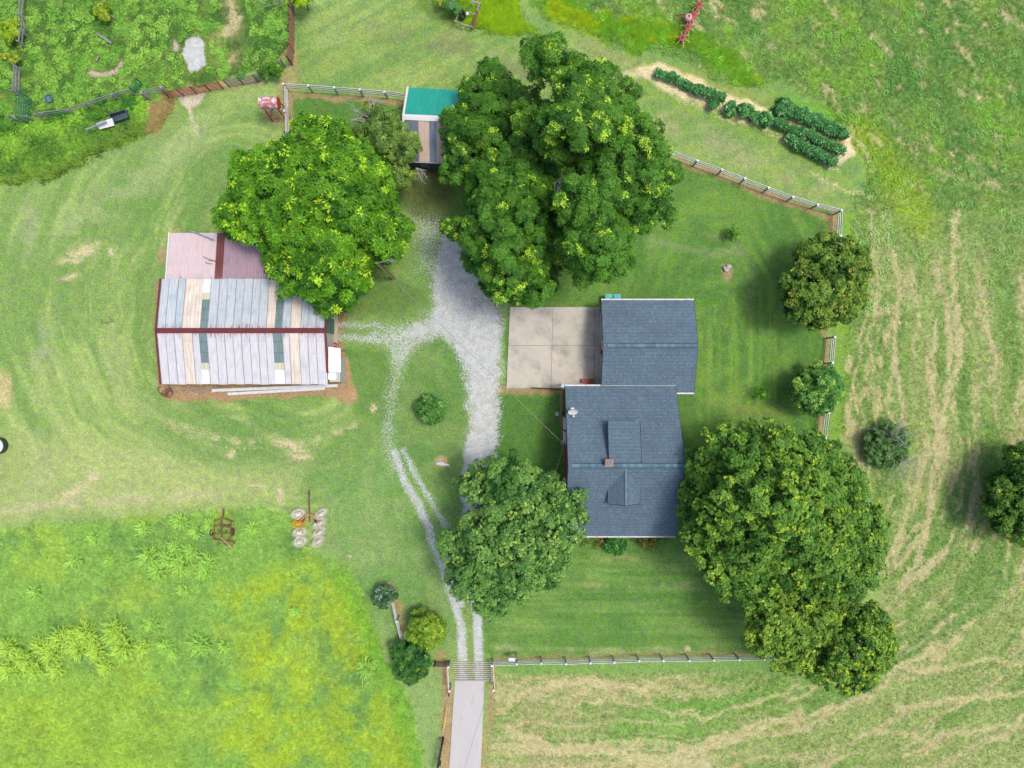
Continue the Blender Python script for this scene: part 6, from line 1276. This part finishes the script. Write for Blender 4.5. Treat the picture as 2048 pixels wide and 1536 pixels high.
def scatter(name, label, X, Y, scl, hsc, col, kind, rotz=None, seed=1, group=None):
    r = np.random.default_rng(seed); n = len(X); me = bpy.data.meshes.new(name); co = np.zeros((n, 3), np.float32); co[:, 0] = (X - 1024) * S; co[:, 1] = (768 - Y) * S; co[:, 2] = -.03
    me.vertices.add(n); me.vertices.foreach_set('co', co.ravel())
    for nm, ty, val in (('size', 'FLOAT_VECTOR', np.stack([scl, scl, scl * hsc], 1)), ('turn', 'FLOAT_VECTOR', np.stack([r.normal(0, .12, n), r.normal(0, .12, n), rotz if rotz is not None else r.uniform(0, 6.28, n)], 1))):
        at = me.attributes.new(nm, ty, 'POINT'); at.data.foreach_set('vector', val.astype(np.float32).ravel())
    at = me.attributes.new('tint', 'FLOAT_COLOR', 'POINT'); c4 = np.ones((n, 4), np.float32); c4[:, :3] = np.clip(col * 1.6, 0, .9); at.data.foreach_set('color', c4.ravel())
    me.update(); o = bpy.data.objects.new(name, me); COL.objects.link(o); tag(o, label, kind='stuff')
    ng = bpy.data.node_groups.new(name + '_nodes', 'GeometryNodeTree'); ng.interface.new_socket('Geometry', in_out='INPUT', socket_type='NodeSocketGeometry'); ng.interface.new_socket('Geometry', in_out='OUTPUT', socket_type='NodeSocketGeometry')
    nd = ng.nodes; lk = ng.links; gi = nd.new('NodeGroupInput'); go = nd.new('NodeGroupOutput'); ip = nd.new('GeometryNodeInstanceOnPoints'); oi = nd.new('GeometryNodeObjectInfo'); oi.inputs['Object'].default_value = TUFTS[kind]; oi.inputs['As Instance'].default_value = True
    a1 = nd.new('GeometryNodeInputNamedAttribute'); a1.data_type = 'FLOAT_VECTOR'; a1.inputs[0].default_value = 'size'; a2 = nd.new('GeometryNodeInputNamedAttribute'); a2.data_type = 'FLOAT_VECTOR'; a2.inputs[0].default_value = 'turn'
    lk.new(gi.outputs[0], ip.inputs['Points']); lk.new(oi.outputs['Geometry'], ip.inputs['Instance']); lk.new(a1.outputs[0], ip.inputs['Scale']); lk.new(a2.outputs[0], ip.inputs['Rotation']); lk.new(ip.outputs[0], go.inputs[0])
    md_ = o.modifiers.new('plants', 'NODES'); md_.node_group = ng; return o
def pts_in(poly, n, seed, x0=-70, x1=2118, y0=-70, y1=1606, keep=None):
    r = np.random.default_rng(seed); px = [p[0] for p in poly]; py = [p[1] for p in poly]; X = r.uniform(max(min(px), x0), min(max(px), x1), n); Y = r.uniform(max(min(py), y0), min(max(py), y1), n); k = in_poly(X + r.normal(0, 4, n) + (fbm(X / 22, Y / 22, 50, 3) - .5) * 16, Y + r.normal(0, 4, n) + (fbm(X / 22, Y / 22, 60, 3) - .5) * 16, poly); X, Y = X[k], Y[k]
    gx = r.normal(0, 1, 1)
    if keep is not None: k = keep(X, Y, r); X, Y = X[k], Y[k]
    return X, Y, r
def noisekeep(sc, lo, hi, seed): return lambda X, Y, r: r.random(len(X)) < sstep(fbm(X / sc, Y / sc, seed, 4), lo, hi)
def clear(X, Y):                            # nothing grows on stone, gravel, drives or the garden bed
    c, g, st = ground_col(X, Y); return g < .3
# hay field
X, Y, r = pts_in(FIELD, 130000, 1); c, g, st = ground_col(X, Y); n = len(X)
scatter('field_grass', 'tall bright green grass of the hay field', X, Y, r.uniform(.16, .34, n), .9, c * r.uniform(.74, 1.46, (n, 1)) * np.array([1, .97, 1.22]), 'grass', seed=2)
# meadow
X, Y, r = pts_in(MEADOW, 230000, 3, keep=lambda X, Y, r: clear(X, Y)); c, g, st = ground_col(X, Y); n = len(X)
gsel = st < .36; up_ = Y < 420; hsel = np.where(up_, 1.0, .6)
k = gsel; scatter('meadow_grass', 'rough cut green grass of the east meadow', X[k], Y[k], (r.uniform(.14, .30, n) * np.where(up_, 1.15, .9))[k], .8, (c * r.uniform(.66, 1.36, (n, 1)))[k], 'grass', seed=4)
k = (st > .34) & (r.random(n) < .35); cs = rgb(190, 182, 132) * r.uniform(.7, 1.25, (n, 1))
an_ = np.where(Y < 900, math.pi / 2 + r.normal(0, .5, n), np.arctan2(-(Y - 900), X - 1350) + math.pi / 2 + r.normal(0, .5, n))
scatter('cut_straw', 'dry cut straw lying in rows in the meadow', X[k], Y[k], r.uniform(.18, .36, n)[k], .6, cs[k], 'straw', rotz=an_[k], seed=5)
X, Y, r = pts_in(MEADOW, 14000, 6, y1=620, keep=noisekeep(34, .50, .62, 203)); c, g, st = ground_col(X, Y); n = len(X)
scatter('meadow_weeds', 'patches of leafy weeds in the north meadow', X, Y, r.uniform(.16, .34, n), .8, c * r.uniform(.7, 1.2, (n, 1)) * np.array([.86, 1.05, 1.0]), 'weed', seed=7)
# bright rank grass at the top
for nm, pl, nn, sd in (('rank_grass', BRIGHT, 14000, 8), ('rank_grass', BRIGHT2, 22000, 9)):
    X, Y, r = pts_in(pl, nn, sd); c, g, st = ground_col(X, Y); n = len(X)
    scatter(nm, 'bright yellow-green rank grass at the top of the lawn', X, Y, r.uniform(.2, .4, n), .9, c * r.uniform(.7, 1.4, (n, 1)), 'grass', seed=sd)
# pasture
X, Y, r = pts_in(PASTURE, 60000, 10, keep=lambda X, Y, r: clear(X, Y)); c, g, st = ground_col(X, Y); n = len(X); k = c[:, 0] < c[:, 1] * .95
scatter('pasture_grass', 'thick uneven pasture grass', X[k], Y[k], r.uniform(.16, .32, n)[k], .8, (c * r.uniform(.66, 1.35, (n, 1)))[k], 'grass', seed=11)
X, Y, r = pts_in(PASTURE, 26000, 12, keep=lambda X, Y, r: (r.random(len(X)) < sstep(fbm(X / 13, Y / 13, 211, 5, .65), .47, .60)) & clear(X, Y) & (np.hypot((X - 392) / 30, (Y - 108) / 50) > 1) & (np.abs(X - 470) + np.abs(Y - 40) * .2 > 30)); c, g, st = ground_col(X, Y); n = len(X); ok = c[:, 0] < c[:, 1] * .92
vv = fbm(X / 30, Y / 30, 221, 2)[:, None]; cw_ = rgb(76, 134, 46) * (1 - vv) + rgb(138, 180, 70) * vv
scatter('pasture_weeds', 'clumps of broad-leaved weeds in the pasture', X[ok], Y[ok], r.uniform(.16, .38, n)[ok], .9, (cw_ * r.uniform(.6, 1.4, (n, 1)))[ok], 'weed', seed=13)
X, Y, r = pts_in(HEDGE, 22000, 14, keep=lambda X, Y, r: ~(in_poly(X, Y, [(165, 265), (195, 235), (235, 222), (262, 230), (262, 245), (205, 268)])) & ((X < 296) | (Y < 200))); n = len(X); ed = edge_dist(X, Y, HEDGE)
vv = fbm(X / 26, Y / 26, 231, 3)[:, None]; vv = np.clip((vv - .5) * 3 + .45, 0, 1); cw_ = rgb(44, 98, 28) * (1 - vv) + rgb(120, 168, 50) * vv
hgt = np.clip(ed / 18, .5, 1)
o = scatter('overgrown_weeds', 'tall overgrown weeds and brambles along the pasture fence', X, Y, r.uniform(.22, .62, n) * hgt, 1.3 * 1.0, cw_ * r.uniform(.65, 1.3, (n, 1)), 'weed', seed=15)
X, Y, r = pts_in([(0, 300), (60, 280), (180, 262), (290, 235), (310, 250), (200, 300), (110, 350), (0, 365)], 9000, 16); n = len(X)
scatter('fence_edge_grass', 'long arching grass at the lawn edge of the overgrown weeds', X, Y, r.uniform(.4, .8, n), 1.0, rgb(140, 174, 76) * r.uniform(.6, 1.35, (n, 1)), 'grass', seed=17)
X, Y, r = pts_in([(296, 262), (300, 230), (318, 196), (340, 192), (345, 205), (328, 235), (312, 262)], 1600, 18); n = len(X)
scatter('dry_grass', 'dead brown grass at the end of the overgrown weeds', X, Y, r.uniform(.4, .8, n), .8, rgb(190, 172, 116) * r.uniform(.6, 1.3, (n, 1)), 'grass', seed=19)
